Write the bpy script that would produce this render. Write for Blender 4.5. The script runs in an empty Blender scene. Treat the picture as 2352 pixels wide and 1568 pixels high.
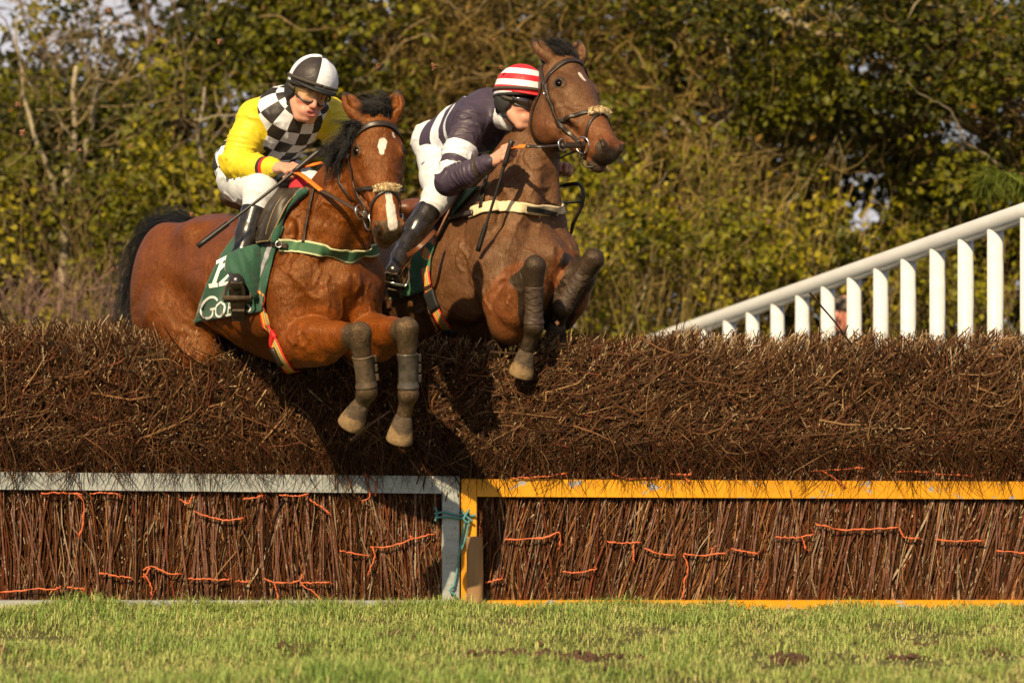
import bpy, math, os
import numpy as np
SKIP = ''
# ------------------------------------------------------------------ camera, sky, sun, exposure
sc = bpy.context.scene
COL = sc.collection
FP, CD, CH, HY = 7500.0, 15.0, 1.3, 733.0        # focal length (px of a 2352 px wide frame), distance to the fence, lens height, horizon row
def D(px, py, y):
    """world point at depth y behind the fence front seen at column px, row py of the 2352 x 1568 photograph"""
    s = (CD + y) / FP
    return np.array([(px - 1176.0) * s, y, CH - (py - HY) * s])
cam = bpy.data.cameras.new('camera'); camo = bpy.data.objects.new('camera', cam); COL.objects.link(camo)
camo.location = (0, -CD, CH); camo.rotation_euler = (math.radians(90), 0, 0)
cam.sensor_width = 36.0; cam.lens = FP / 2352 * 36; cam.shift_y = -(784 - HY) / 2352
cam.clip_start = 0.1; cam.clip_end = 2000
cam.dof.use_dof = True; cam.dof.focus_distance = CD - 0.2; cam.dof.aperture_fstop = 2.3
sc.camera = camo
SUN = np.array([0.33, 0.79, -0.72]); SUN /= np.linalg.norm(SUN)      # direction the light travels
sl = bpy.data.lights.new('sun', 'SUN'); sl.energy = 5.0; sl.angle = math.radians(0.5); sl.color = (1.0, 0.78, 0.46)
so = bpy.data.objects.new('sun', sl); COL.objects.link(so)
from mathutils import Vector, Matrix
so.rotation_euler = Vector(SUN).to_track_quat('-Z', 'Y').to_euler()
w = bpy.data.worlds.new('World'); sc.world = w; w.use_nodes = True
wn = w.node_tree.nodes; wl = w.node_tree.links
bg = wn['Background']; sky = wn.new('ShaderNodeTexSky'); sky.sky_type = 'NISHITA'; sky.sun_disc = False
sky.sun_elevation = math.asin(-SUN[2]); sky.sun_rotation = math.atan2(-SUN[0], -SUN[1]); sky.air_density = .8; sky.dust_density = 2.5; sky.ozone_density = .6
# thin bright cloud veil over the whole sky
tc = wn.new('ShaderNodeTexCoord'); nz = wn.new('ShaderNodeTexNoise'); nz.inputs['Scale'].default_value = 2.2; nz.inputs['Detail'].default_value = 6
mp = wn.new('ShaderNodeMapping'); mp.inputs['Scale'].default_value = (1, 1, 3); mp.inputs['Location'].default_value = (2.9, 1.2, .9)
cr = wn.new('ShaderNodeValToRGB'); cr.color_ramp.elements[0].position = .48; cr.color_ramp.elements[1].position = .66
mx = wn.new('ShaderNodeMix'); mx.data_type = 'RGBA'; mx.inputs[7].default_value = (10.5, 10.0, 10.4, 1)
wl.new(tc.outputs['Generated'], mp.inputs['Vector']); wl.new(mp.outputs['Vector'], nz.inputs['Vector'])
wl.new(nz.outputs['Fac'], cr.inputs['Fac']); wl.new(cr.outputs['Color'], mx.inputs[0]); wl.new(sky.outputs['Color'], mx.inputs[6])
wl.new(mx.outputs[2], bg.inputs['Color']); bg.inputs['Strength'].default_value = 0.05
sc.view_settings.view_transform = 'Standard'; sc.view_settings.look = 'None'; sc.view_settings.gamma = 1.0; sc.view_settings.exposure = 0.55
sc.view_settings.use_curve_mapping = False
sc.cycles.use_denoising = True; sc.cycles.max_bounces = 6; sc.cycles.diffuse_bounces = 3; sc.cycles.transparent_max_bounces = 8
# ------------------------------------------------------------------ helpers
rng = np.random.default_rng(11)
def nrm(v): v = np.asarray(v, float); return v / max(np.linalg.norm(v), 1e-9)
def sstep(a, b, x): t = np.clip((x - a) / (b - a), 0, 1); return t * t * (3 - 2 * t)
def tag(o, label=None, cat=None, group=None, kind=None):
    for k, v in (('label', label), ('category', cat), ('group', group), ('kind', kind)):
        if v: o[k] = v
    return o
def empty(name, loc=(0, 0, 0)):
    o = bpy.data.objects.new(name, None); o.location = [float(v) for v in loc]; o.empty_display_size = .1; COL.objects.link(o); return o
def link(name, me, mat=None, parent=None):
    o = bpy.data.objects.new(name, me); COL.objects.link(o)
    if mat is not None and len(me.materials) == 0: me.materials.append(mat)
    if parent is not None:
        o.parent = parent
        o.matrix_parent_inverse = Matrix.Translation(parent.location).inverted()
    return o
def mesh(V, Fq, smooth=True, name='m', attrs=None):
    """V (n,3); Fq an (m,k) array or list of such arrays"""
    V = np.ascontiguousarray(V, np.float32)
    Fs = Fq if isinstance(Fq, list) else [Fq]
    Fs = [np.asarray(f, np.int32) for f in Fs if len(f)]
    loops = np.concatenate([f.ravel() for f in Fs]); tot = np.concatenate([np.full(len(f), f.shape[1], np.int32) for f in Fs])
    me = bpy.data.meshes.new(name)
    me.vertices.add(len(V)); me.vertices.foreach_set('co', V.ravel())
    me.loops.add(len(loops)); me.loops.foreach_set('vertex_index', loops)
    me.polygons.add(len(tot)); st = np.zeros(len(tot), np.int32); st[1:] = np.cumsum(tot)[:-1]
    me.polygons.foreach_set('loop_start', st)
    me.update(calc_edges=True)
    me.polygons.foreach_set('use_smooth', np.full(len(tot), bool(smooth)))
    for k, a in (attrs or {}).items():
        a = np.asarray(a, np.float32)
        if a.ndim == 1:
            at = me.attributes.new(k, 'FLOAT', 'POINT'); at.data.foreach_set('value', a)
        elif a.shape[1] == 3:
            at = me.attributes.new(k, 'FLOAT_VECTOR', 'POINT'); at.data.foreach_set('vector', a.ravel())
        else:
            at = me.attributes.new(k, 'FLOAT_COLOR', 'POINT'); at.data.foreach_set('color', a.ravel())
    me.update(); return me
class Frame:
    def __init__(s, o, x, y, z): s.o = np.asarray(o, float); s.R = np.array([nrm(x), nrm(y), nrm(z)])
    def p(s, a, b, c): return s.o + a * s.R[0] + b * s.R[1] + c * s.R[2]
    def v(s, a, b, c): return a * s.R[0] + b * s.R[1] + c * s.R[2]
    def loc(s, P): return (np.asarray(P) - s.o) @ s.R.T
def frame_fu(o, fwd, up):
    x = nrm(fwd); y = nrm(np.cross(up, x)); return Frame(o, x, y, np.cross(x, y))     # x forward, y left, z up
# signed-distance sculpting: shapes are blended into a grid and skinned with surface nets -> one continuous surface
class Vol:
    def __init__(s, lo, hi, h):
        s.lo = np.asarray(lo, float); s.h = h; n = np.ceil((np.asarray(hi) - s.lo) / h).astype(int) + 1
        s.n = n; s.d = np.full(n, .25, np.float32)
        s.ax = [(s.lo[i] + h * np.arange(n[i])).astype(np.float32) for i in range(3)]
    def put(s, f, lo, hi, k=.02, op='u'):
        i0 = np.clip(np.floor((np.asarray(lo) - k - s.lo) / s.h).astype(int) - 2, 0, s.n); i1 = np.clip(np.ceil((np.asarray(hi) + k - s.lo) / s.h).astype(int) + 3, 0, s.n)
        if np.any(i1 <= i0): return
        sl_ = tuple(slice(a, b) for a, b in zip(i0, i1))
        X = s.ax[0][sl_[0]][:, None, None]; Y = s.ax[1][sl_[1]][None, :, None]; Z = s.ax[2][sl_[2]][None, None, :]
        d = f(X, Y, Z).astype(np.float32); c = s.d[sl_]
        if op == 'u': h = np.clip(.5 + .5 * (c - d) / k, 0, 1); s.d[sl_] = c * (1 - h) + d * h - k * h * (1 - h)
        elif op == 's': d = -d; h = np.clip(.5 - .5 * (c - d) / k, 0, 1); s.d[sl_] = c * (1 - h) + d * h + k * h * (1 - h)
        elif op == 'i': s.d[sl_] = np.maximum(c, d)
    def ell(s, c, r, R=None, k=.02, op='u'):
        c = np.asarray(c, float); r = np.asarray(r, float) * np.ones(3); R = np.eye(3) if R is None else np.asarray(R)
        e = np.sqrt(((R * r[:, None]) ** 2).sum(0))
        def f(X, Y, Z):
            x, y, z = X - c[0], Y - c[1], Z - c[2]
            q = [(R[i, 0] * x + R[i, 1] * y + R[i, 2] * z) for i in range(3)]
            k0 = np.sqrt(sum((q[i] / r[i]) ** 2 for i in range(3))); k1 = np.sqrt(sum((q[i] / r[i] ** 2) ** 2 for i in range(3))) + 1e-6
            return k0 * (k0 - 1) / k1
        s.put(f, c - e, c + e, k, op)
    def cone(s, a, b, ra, rb, k=.02, op='u', flat=None):
        """capsule with changing radius; flat=(axis, factor) squashes the section along an axis"""
        a = np.asarray(a, float); b = np.asarray(b, float); ab = b - a; L2 = float(ab @ ab) + 1e-12; m = max(ra, rb)
        def f(X, Y, Z):
            x, y, z = X - a[0], Y - a[1], Z - a[2]
            t = np.clip((x * ab[0] + y * ab[1] + z * ab[2]) / L2, 0, 1)
            x, y, z = x - t * ab[0], y - t * ab[1], z - t * ab[2]
            r = ra + (rb - ra) * t
            if flat is None: return np.sqrt(x * x + y * y + z * z) - r
            n, q = flat; w_ = x * n[0] + y * n[1] + z * n[2]
            return (np.sqrt(x * x + y * y + z * z + w_ * w_ * (1 / q ** 2 - 1)) - r) * min(1, q * 1.15)
        s.put(f, np.minimum(a, b) - m, np.maximum(a, b) + m, k, op)
    def chain(s, pts, rad, k=.02, op='u', flat=None):
        for i in range(len(pts) - 1): s.cone(pts[i], pts[i + 1], rad[i], rad[i + 1], k, op, flat)
    def sample(s, P):
        q = (np.asarray(P) - s.lo) / s.h; q = np.clip(q, 0, np.array(s.n) - 1.001); i = q.astype(int); f = (q - i)
        o = 0
        for dx in (0, 1):
            for dy in (0, 1):
                for dz in (0, 1):
                    wgt = (f[..., 0] if dx else 1 - f[..., 0]) * (f[..., 1] if dy else 1 - f[..., 1]) * (f[..., 2] if dz else 1 - f[..., 2])
                    o = o + wgt * s.d[i[..., 0] + dx, i[..., 1] + dy, i[..., 2] + dz]
        return o
    def grad(s, P):
        e = s.h * 1.5; P = np.asarray(P, float)
        g = np.stack([s.sample(P + e * np.eye(3)[i]) - s.sample(P - e * np.eye(3)[i]) for i in range(3)], -1)
        return g / (np.linalg.norm(g, axis=-1, keepdims=True) + 1e-9)
    def snap(s, P, off=0., it=8):
        P = np.array(P, float)
        for _ in range(it): P = P - s.grad(P) * (s.sample(P) - off)[..., None]
        return P
    def march(s, P, dirn, off=0., maxd=1.2):
        """sphere-trace rays from P along dirn to the surface offset by off"""
        P = np.array(P, float); dirn = np.broadcast_to(np.asarray(dirn, float), P.shape); t = np.zeros(P.shape[:-1])
        for _ in range(90): t = np.minimum(t + np.clip(s.sample(P + dirn * t[..., None]) - off, -.01, .03) * .8, maxd)
        return P + dirn * t[..., None]
    def skin(s, iso=0.):
        d = s.d - iso if iso else s.d
        S = d < 0; nx, ny, nz_ = d.shape
        c = np.zeros((nx - 1, ny - 1, nz_ - 1), np.uint8); off = [(i, j, k) for i in (0, 1) for j in (0, 1) for k in (0, 1)]
        for i, j, k in off: c += S[i:nx - 1 + i, j:ny - 1 + j, k:nz_ - 1 + k]
        act = np.flatnonzero(((c > 0) & (c < 8)).ravel()); I = np.stack(np.unravel_index(act, c.shape), 1)
        val = {o: d[I[:, 0] + o[0], I[:, 1] + o[1], I[:, 2] + o[2]] for o in off}
        acc = np.zeros((len(I), 3)); cnt = np.zeros(len(I))
        for o in off:
            for axs in range(3):
                if o[axs] == 0:
                    o2 = tuple(1 if q == axs else o[q] for q in range(3)); a, b = val[o], val[o2]; m = (a < 0) != (b < 0)
                    t = a / np.where(m, a - b, 1); pp = np.tile(np.array(o, float), (len(I), 1)); pp[:, axs] += t
                    acc[m] += pp[m]; cnt[m] += 1
        V = (I + acc / cnt[:, None]) * s.h + s.lo
        vid = np.full(c.size, -1, np.int32); vid[act] = np.arange(len(act)); vid = vid.reshape(c.shape)
        Q = []
        for axs in range(3):
            sa = [slice(None)] * 3; sb = [slice(None)] * 3; sa[axs] = slice(0, -1); sb[axs] = slice(1, None)
            e = S[tuple(sa)] != S[tuple(sb)]
            for q in range(3):
                if q != axs:
                    z = [slice(None)] * 3; z[q] = [0, -1]; e[tuple(z)] = False
            E = np.stack(np.nonzero(e), 1); u, v = [(1, 2), (2, 0), (0, 1)][axs]
            du = np.eye(3, dtype=int)[u]; dv = np.eye(3, dtype=int)[v]
            g = [E - du - dv, E - dv, E, E - du]
            f = np.stack([vid[x[:, 0], x[:, 1], x[:, 2]] for x in g], 1)
            inside = S[E[:, 0], E[:, 1], E[:, 2]]; f[~inside] = f[~inside][:, ::-1]
            Q.append(f)
        Q = np.concatenate(Q); Q = Q[(Q >= 0).all(1)]
        return V, Q
def relax(V, Q, n=2, lam=.5):
    for _ in range(n):
        A = np.zeros_like(V); c = np.zeros(len(V))
        for i in range(4):
            for j in (1, 3): np.add.at(A, Q[:, i], V[Q[:, (i + j) % 4]]); np.add.at(c, Q[:, i], 1)
        V = V + lam * (A / np.maximum(c, 1)[:, None] - V)
    return V
# ------------------------------------------------------------------ plain mesh builders
def cat(*parts):
    Vs, Fs, n = [], {}, 0
    for V, Fl in parts:
        for f in (Fl if isinstance(Fl, list) else [Fl]):
            f = np.asarray(f)
            if len(f): Fs.setdefault(f.shape[1], []).append(f + n)
        Vs.append(V); n += len(V)
    return np.concatenate(Vs), [np.concatenate(f) for f in Fs.values()]
def spline(P, n):
    P = np.asarray(P, float)
    if len(P) < 3: t = np.linspace(0, 1, n)[:, None]; return P[0] * (1 - t) + P[-1] * t
    Q = np.concatenate([[2 * P[0] - P[1]], P, [2 * P[-1] - P[-2]]]); t = np.linspace(0, len(P) - 1 - 1e-6, n); i = t.astype(int); f = (t - i)[:, None]
    a, b, c, d = Q[i], Q[i + 1], Q[i + 2], Q[i + 3]
    return .5 * (2 * b + (c - a) * f + (2 * a - 5 * b + 4 * c - d) * f ** 2 + (3 * b - a - 3 * c + d) * f ** 3)
def tube(P, r, sides=8, cap=True):
    P = np.asarray(P, float); n = len(P); r = np.broadcast_to(np.asarray(r, float), (n,))
    T = np.gradient(P, axis=0); T /= np.linalg.norm(T, axis=1, keepdims=True) + 1e-9
    ref = np.array([0, 0, 1.]) if abs(T[0, 2]) < .9 else np.array([1., 0, 0]); U = []
    u = nrm(ref - T[0] * (ref @ T[0]))
    for i in range(n): u = nrm(u - T[i] * (u @ T[i])); U.append(u)
    U = np.array(U); W = np.cross(T, U); a = np.linspace(0, 2 * np.pi, sides, endpoint=False)
    V = (P[:, None] + r[:, None, None] * (np.cos(a)[None, :, None] * U[:, None] + np.sin(a)[None, :, None] * W[:, None])).reshape(-1, 3)
    i = np.arange(n - 1)[:, None] * sides; j = np.arange(sides)[None]; j2 = (j + 1) % sides
    F = [np.stack([i + j, i + j2, i + sides + j2, i + sides + j], -1).reshape(-1, 4)]
    if cap: F += [np.arange(sides)[::-1][None], (np.arange(sides) + (n - 1) * sides)[None]]
    return V, F
def ribbon(P, Nn, width, thick):
    """flat strap along P with face normals Nn: a closed box section"""
    P = np.asarray(P, float); n = len(P); Nn = np.broadcast_to(np.asarray(Nn, float), P.shape); width = np.broadcast_to(width, (n,)); thick = np.broadcast_to(thick, (n,))
    T = np.gradient(P, axis=0); T /= np.linalg.norm(T, axis=1, keepdims=True) + 1e-9
    S = np.cross(T, Nn); S /= np.linalg.norm(S, axis=1, keepdims=True) + 1e-9; N2 = np.cross(S, T)
    hw = (width / 2)[:, None] * S; ht = (thick / 2)[:, None] * N2
    V = np.stack([P - hw - ht, P + hw - ht, P + hw + ht, P - hw + ht], 1).reshape(-1, 3)
    i = np.arange(n - 1)[:, None] * 4; j = np.arange(4)[None]; j2 = (j + 1) % 4
    F = np.stack([i + j, i + j2, i + 4 + j2, i + 4 + j], -1).reshape(-1, 4)
    return V, [np.concatenate([F, [[3, 2, 1, 0], [4 * n - 4, 4 * n - 3, 4 * n - 2, 4 * n - 1]]])]
def torus(c, n, R, r, a=24, b=8, ref=None):
    n = nrm(n); u = nrm(np.cross(n, [0, 0, 1.] if abs(n[2]) < .9 else [1., 0, 0])); v = np.cross(n, u)
    t = np.linspace(0, 2 * np.pi, a, endpoint=False); s = np.linspace(0, 2 * np.pi, b, endpoint=False)
    rad = np.cos(t)[:, None] * u + np.sin(t)[:, None] * v
    V = (np.asarray(c) + rad[:, None] * (R + r * np.cos(s))[None, :, None] + n * (r * np.sin(s))[None, :, None]).reshape(-1, 3)
    i = np.arange(a)[:, None]; j = np.arange(b)[None]; i2 = (i + 1) % a; j2 = (j + 1) % b
    return V, [np.stack([i * b + j, i2 * b + j, i2 * b + j2, i * b + j2], -1).reshape(-1, 4)]
def ball(c, r, R=None, nu=16, nv=10):
    r = np.asarray(r, float) * np.ones(3); R = np.eye(3) if R is None else R
    u = np.linspace(0, 2 * np.pi, nu, endpoint=False); v = np.linspace(0, np.pi, nv + 1)[1:-1]
    q = np.stack([np.sin(v)[:, None] * np.cos(u), np.sin(v)[:, None] * np.sin(u), np.cos(v)[:, None] + 0 * u], -1).reshape(-1, 3)
    q = np.concatenate([q, [[0, 0, 1], [0, 0, -1]]]); V = np.asarray(c) + (q * r) @ R
    i = np.arange(nv - 2)[:, None] * nu; j = np.arange(nu)[None]; j2 = (j + 1) % nu
    F = np.stack([i + j, i + nu + j, i + nu + j2, i + j2], -1).reshape(-1, 4); n = len(q); jj = np.arange(nu); k = (nv - 2) * nu
    return V, [F, np.stack([np.full(nu, n - 2), jj, (jj + 1) % nu], 1), np.stack([np.full(nu, n - 1), k + (jj + 1) % nu, k + jj], 1)]
def box(lo, hi, bev=.004):
    lo = np.asarray(lo, float); hi = np.asarray(hi, float); b = bev
    import itertools
    V = []; 
    for sx, sy, sz in itertools.product((0, 1), repeat=3):
        c = np.array([hi[i] if s_ else lo[i] for i, s_ in enumerate((sx, sy, sz))]); d = np.array([-1 if s_ else 1 for s_ in (sx, sy, sz)]) * b
        for ax in range(3): e = d.copy(); e[ax] = 0; V.append(c + e)
    V = np.array(V); idx = lambda sx, sy, sz, ax: (sx * 4 + sy * 2 + sz) * 3 + ax
    F4, F3 = [], []
    for ax in range(3):
        u, v = (ax + 1) % 3, (ax + 2) % 3
        for s_ in (0, 1):
            q = []
            for a, b_ in ((0, 0), (1, 0), (1, 1), (0, 1)): k = [0, 0, 0]; k[ax] = s_; k[u] = a; k[v] = b_; q.append(idx(*k, ax))
            F4.append(q if s_ else q[::-1])
        for a in (0, 1):
            for b_ in (0, 1):
                k0 = [0, 0, 0]; k0[u] = a; k0[v] = b_; k1 = list(k0); k1[ax] = 1
                q = [idx(*k0, u), idx(*k1, u), idx(*k1, v), idx(*k0, v)]; F4.append(q if (a ^ b_) else q[::-1])
    for sx, sy, sz in itertools.product((0, 1), repeat=3):
        q = [idx(sx, sy, sz, i) for i in range(3)]; F3.append(q if (sx + sy + sz) % 2 else q[::-1])
    return V, [np.array(F4), np.array(F3)]
def put(name, VF, mat, parent=None, smooth=True, attrs=None):
    V, F = VF
    o = link(name, mesh(V, F, smooth, name, attrs), mat, parent); return o
# ------------------------------------------------------------------ materials
class NT:
    def __init__(s, name):
        s.m = bpy.data.materials.new(name); s.m.use_nodes = True; s.t = s.m.node_tree; s.b = s.t.nodes['Principled BSDF']
    def n(s, t, **kw):
        x = s.t.nodes.new('ShaderNode' + t)
        for k, v in kw.items():
            if k.startswith('i_'): x.inputs[k[2:]].default_value = v
            elif k.startswith('j'): x.inputs[int(k[1:])].default_value = v
            else: setattr(x, k, v)
        return x
    def l(s, a, b): s.t.links.new(a, b); return s
    def noise(s, scale, detail=4, rough=.55, vec=None, dist=0., out='Fac'):
        x = s.n('TexNoise'); x.inputs['Scale'].default_value = scale; x.inputs['Detail'].default_value = detail; x.inputs['Roughness'].default_value = rough; x.inputs['Distortion'].default_value = dist
        if vec is not None: s.l(vec, x.inputs['Vector'])
        return x.outputs[out]
    def obj(s, scale=(1, 1, 1), rot=(0, 0, 0)):
        g = s.n('NewGeometry'); mp = s.n('Mapping'); mp.inputs['Scale'].default_value = scale; mp.inputs['Rotation'].default_value = rot
        s.l(g.outputs['Position'], mp.inputs['Vector']); return mp.outputs['Vector']
    def attr(s, name, out='Fac'): return s.n('Attribute', attribute_name=name).outputs[out]
    def ramp(s, x, stops, interp='LINEAR'):
        r = s.n('ValToRGB'); r.color_ramp.interpolation = interp; e = r.color_ramp.elements
        while len(e) < len(stops): e.new(.5)
        for i, (p, c) in enumerate(stops): e[i].position = p; e[i].color = (*c, 1) if not np.isscalar(c) else (c, c, c, 1)
        s.l(x, r.inputs['Fac']); return r.outputs['Color']
    def mix(s, f, a, b, mode='MIX'):
        m = s.n('Mix', data_type='RGBA', blend_type=mode, clamp_factor=True)
        for v, i in ((f, 0), (a, 6), (b, 7)):
            if hasattr(v, 'is_linked') or hasattr(v, 'links'): s.l(v, m.inputs[i])
            else: m.inputs[i].default_value = v if i == 0 else (*v, 1)
        return m.outputs[2]
    def math(s, op, a, b=0., c=None):
        m = s.n('Math', operation=op)
        for v, i in ((a, 0), (b, 1), (c, 2)):
            if v is None: continue
            if hasattr(v, 'links'): s.l(v, m.inputs[i])
            else: m.inputs[i].default_value = v
        return m.outputs[0]
    def bump(s, h, strength=.3, dist=.01):
        b = s.n('Bump'); b.inputs['Strength'].default_value = strength; b.inputs['Distance'].default_value = dist; s.l(h, b.inputs['Height']); s.l(b.outputs['Normal'], s.b.inputs['Normal']); return s
    def set(s, col=None, rough=None, **kw):
        for v, k in ((col, 'Base Color'), (rough, 'Roughness')):
            if v is None: continue
            if hasattr(v, 'links'): s.l(v, s.b.inputs[k])
            else: s.b.inputs[k].default_value = v if np.isscalar(v) else (*v, 1)
        for k, v in kw.items(): s.b.inputs[k.replace('_', ' ')].default_value = v
        return s
def plain(name, col, rough=.6, nscale=30, var=.25, bump=.15, metal=0., bd=.003, spec=.5, stretch=(1, 1, 1)):
    m = NT(name); v = m.obj(stretch); f = m.noise(nscale, 5, .6, v)
    a = tuple(c * (1 - var) for c in col); b = tuple(min(1, c * (1 + var)) for c in col)
    m.set(m.ramp(f, [(.25, a), (.75, b)]), rough, Metallic=metal, Specular_IOR_Level=spec)
    if bump: m.bump(f, bump, bd)
    return m.m
# ------------------------------------------------------------------ horses
def coat_mat(name, c_lo, c_hi, c_or, gloss=.38, sweat=.35, tint=(1., .66, .4)):
    m = NT(name); P = m.obj(); mk = m.n('Attribute', attribute_name='mask'); sep = m.n('SeparateColor'); m.l(mk.outputs['Color'], sep.inputs['Color'])
    big = m.noise(3.2, 4, .6, P, .6); fine = m.noise(1, 3, .6, m.obj((230, 230, 45))); mid = m.noise(16, 6, .65, P, .5); clump = m.noise(1, 5, .75, m.obj((62, 62, 20)), 1.4)
    base = m.mix(m.ramp(big, [(.32, 0), (.68, 1)]), c_lo, c_hi)
    base = m.mix(m.math('MULTIPLY', m.attr('warm'), .85), base, c_or)
    base = m.mix(m.math('MULTIPLY', m.ramp(mid, [(.45, 0), (.75, 1)]), sweat), base, tuple(c * .5 for c in c_lo))
    base = m.mix(m.math('MULTIPLY', m.ramp(clump, [(.44, 0), (.60, 1)]), .5), base, tuple(c * .45 for c in c_lo))
    base = m.mix(.38, base, m.ramp(fine, [(.3, tuple(c * .35 for c in c_lo)), (.7, tuple(min(1, c * 1.9) for c in c_hi))]))
    edge = m.noise(42, 4, .7, P)
    edge2 = m.noise(20, 5, .7, P)
    edge = m.math('ADD', m.math('MULTIPLY', edge, .5), m.math('MULTIPLY', edge2, .5))
    def thr(ch, soft=.5): return m.ramp(m.math('ADD', ch, m.math('MULTIPLY', m.math('SUBTRACT', edge, .5), soft)), [(.35, 0), (.65, 1)])
    dk = m.mix(fine, (.008, .005, .003), (.045, .028, .017)); base = m.mix(thr(sep.outputs['Red'], .45), base, dk)
    md = m.mix(m.ramp(m.math('ADD', m.math('MULTIPLY', clump, .6), m.math('MULTIPLY', fine, .4)), [(.38, 0), (.62, 1)]), (.016, .010, .006), (.115, .078, .045)); md = m.mix(m.ramp(mid, [(.45, 0), (.6, 1)]), md, (.05, .034, .02)); base = m.mix(thr(sep.outputs['Blue'], .9), base, md)
    wh = m.mix(m.noise(1, 3, .6, m.obj((120, 120, 60))), (.36, .27, .21), (.85, .80, .76)); base = m.mix(thr(sep.outputs['Green'], 1.1), base, wh)
    pk = m.attr('skin'); base = m.mix(pk, base, (.22, .09, .075))
    m.b.inputs['Specular Tint'].default_value = (*tint, 1); m.set(base, m.math('ADD', m.math('MULTIPLY', mid, .3), gloss - .05), Specular_IOR_Level=.48)
    vein = m.noise(9, 3, .5, P, 1.4); bulk = m.noise(5.2, 2, .45, P, .9)
    h = m.math('ADD', m.math('ADD', m.math('MULTIPLY', bulk, 3.2), m.math('MULTIPLY', fine, .2)), m.math('ADD', m.math('MULTIPLY', vein, 1.1), m.math('ADD', m.math('MULTIPLY', mid, .3), m.math('MULTIPLY', clump, .55))))
    m.bump(h, .7, .011); return m.m
M = {}
M['bay'] = coat_mat('bay_coat', (.062, .015, .0016), (.160, .043, .005), (.235, .055, .005), .30, .5)
M['brown'] = coat_mat('brown_coat', (.064, .026, .009), (.135, .058, .023), (.225, .052, .007), .38, .45, (1., .80, .62))
M['eye'] = NT('dark_eye').set((.003, .0015, .001), .10, Specular_IOR_Level=.14).m
M['hair'] = plain('black_hair', (.009, .007, .006), .5, 60, .5, .1)
M['hoof'] = NT('muddy_hoof')
_m = M['hoof']; _f = _m.noise(34, 6, .7, _m.obj()); _g = _m.noise(11, 4, .6, _m.obj()); _h = _m.ramp(_m.math('ADD', _m.attr('ht'), _m.math('MULTIPLY', _m.math('SUBTRACT', _g, .5), 1.1)), [(.38, 0), (.52, 1)])
_m.set(_m.mix(_h, _m.ramp(_f, [(.3, (.020, .012, .007)), (.7, (.10, .066, .036))]), _m.ramp(_f, [(.3, (.13, .078, .034)), (.7, (.27, .175, .080))])), .85); _m.bump(_f, .7, .012); M['hoof'] = _m.m
M['leather'] = plain('dark_leather', (.022, .014, .009), .42, 60, .4, .2)
M['steel'] = NT('steel').set((.62, .6, .56), .22, Metallic=1.).m

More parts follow.
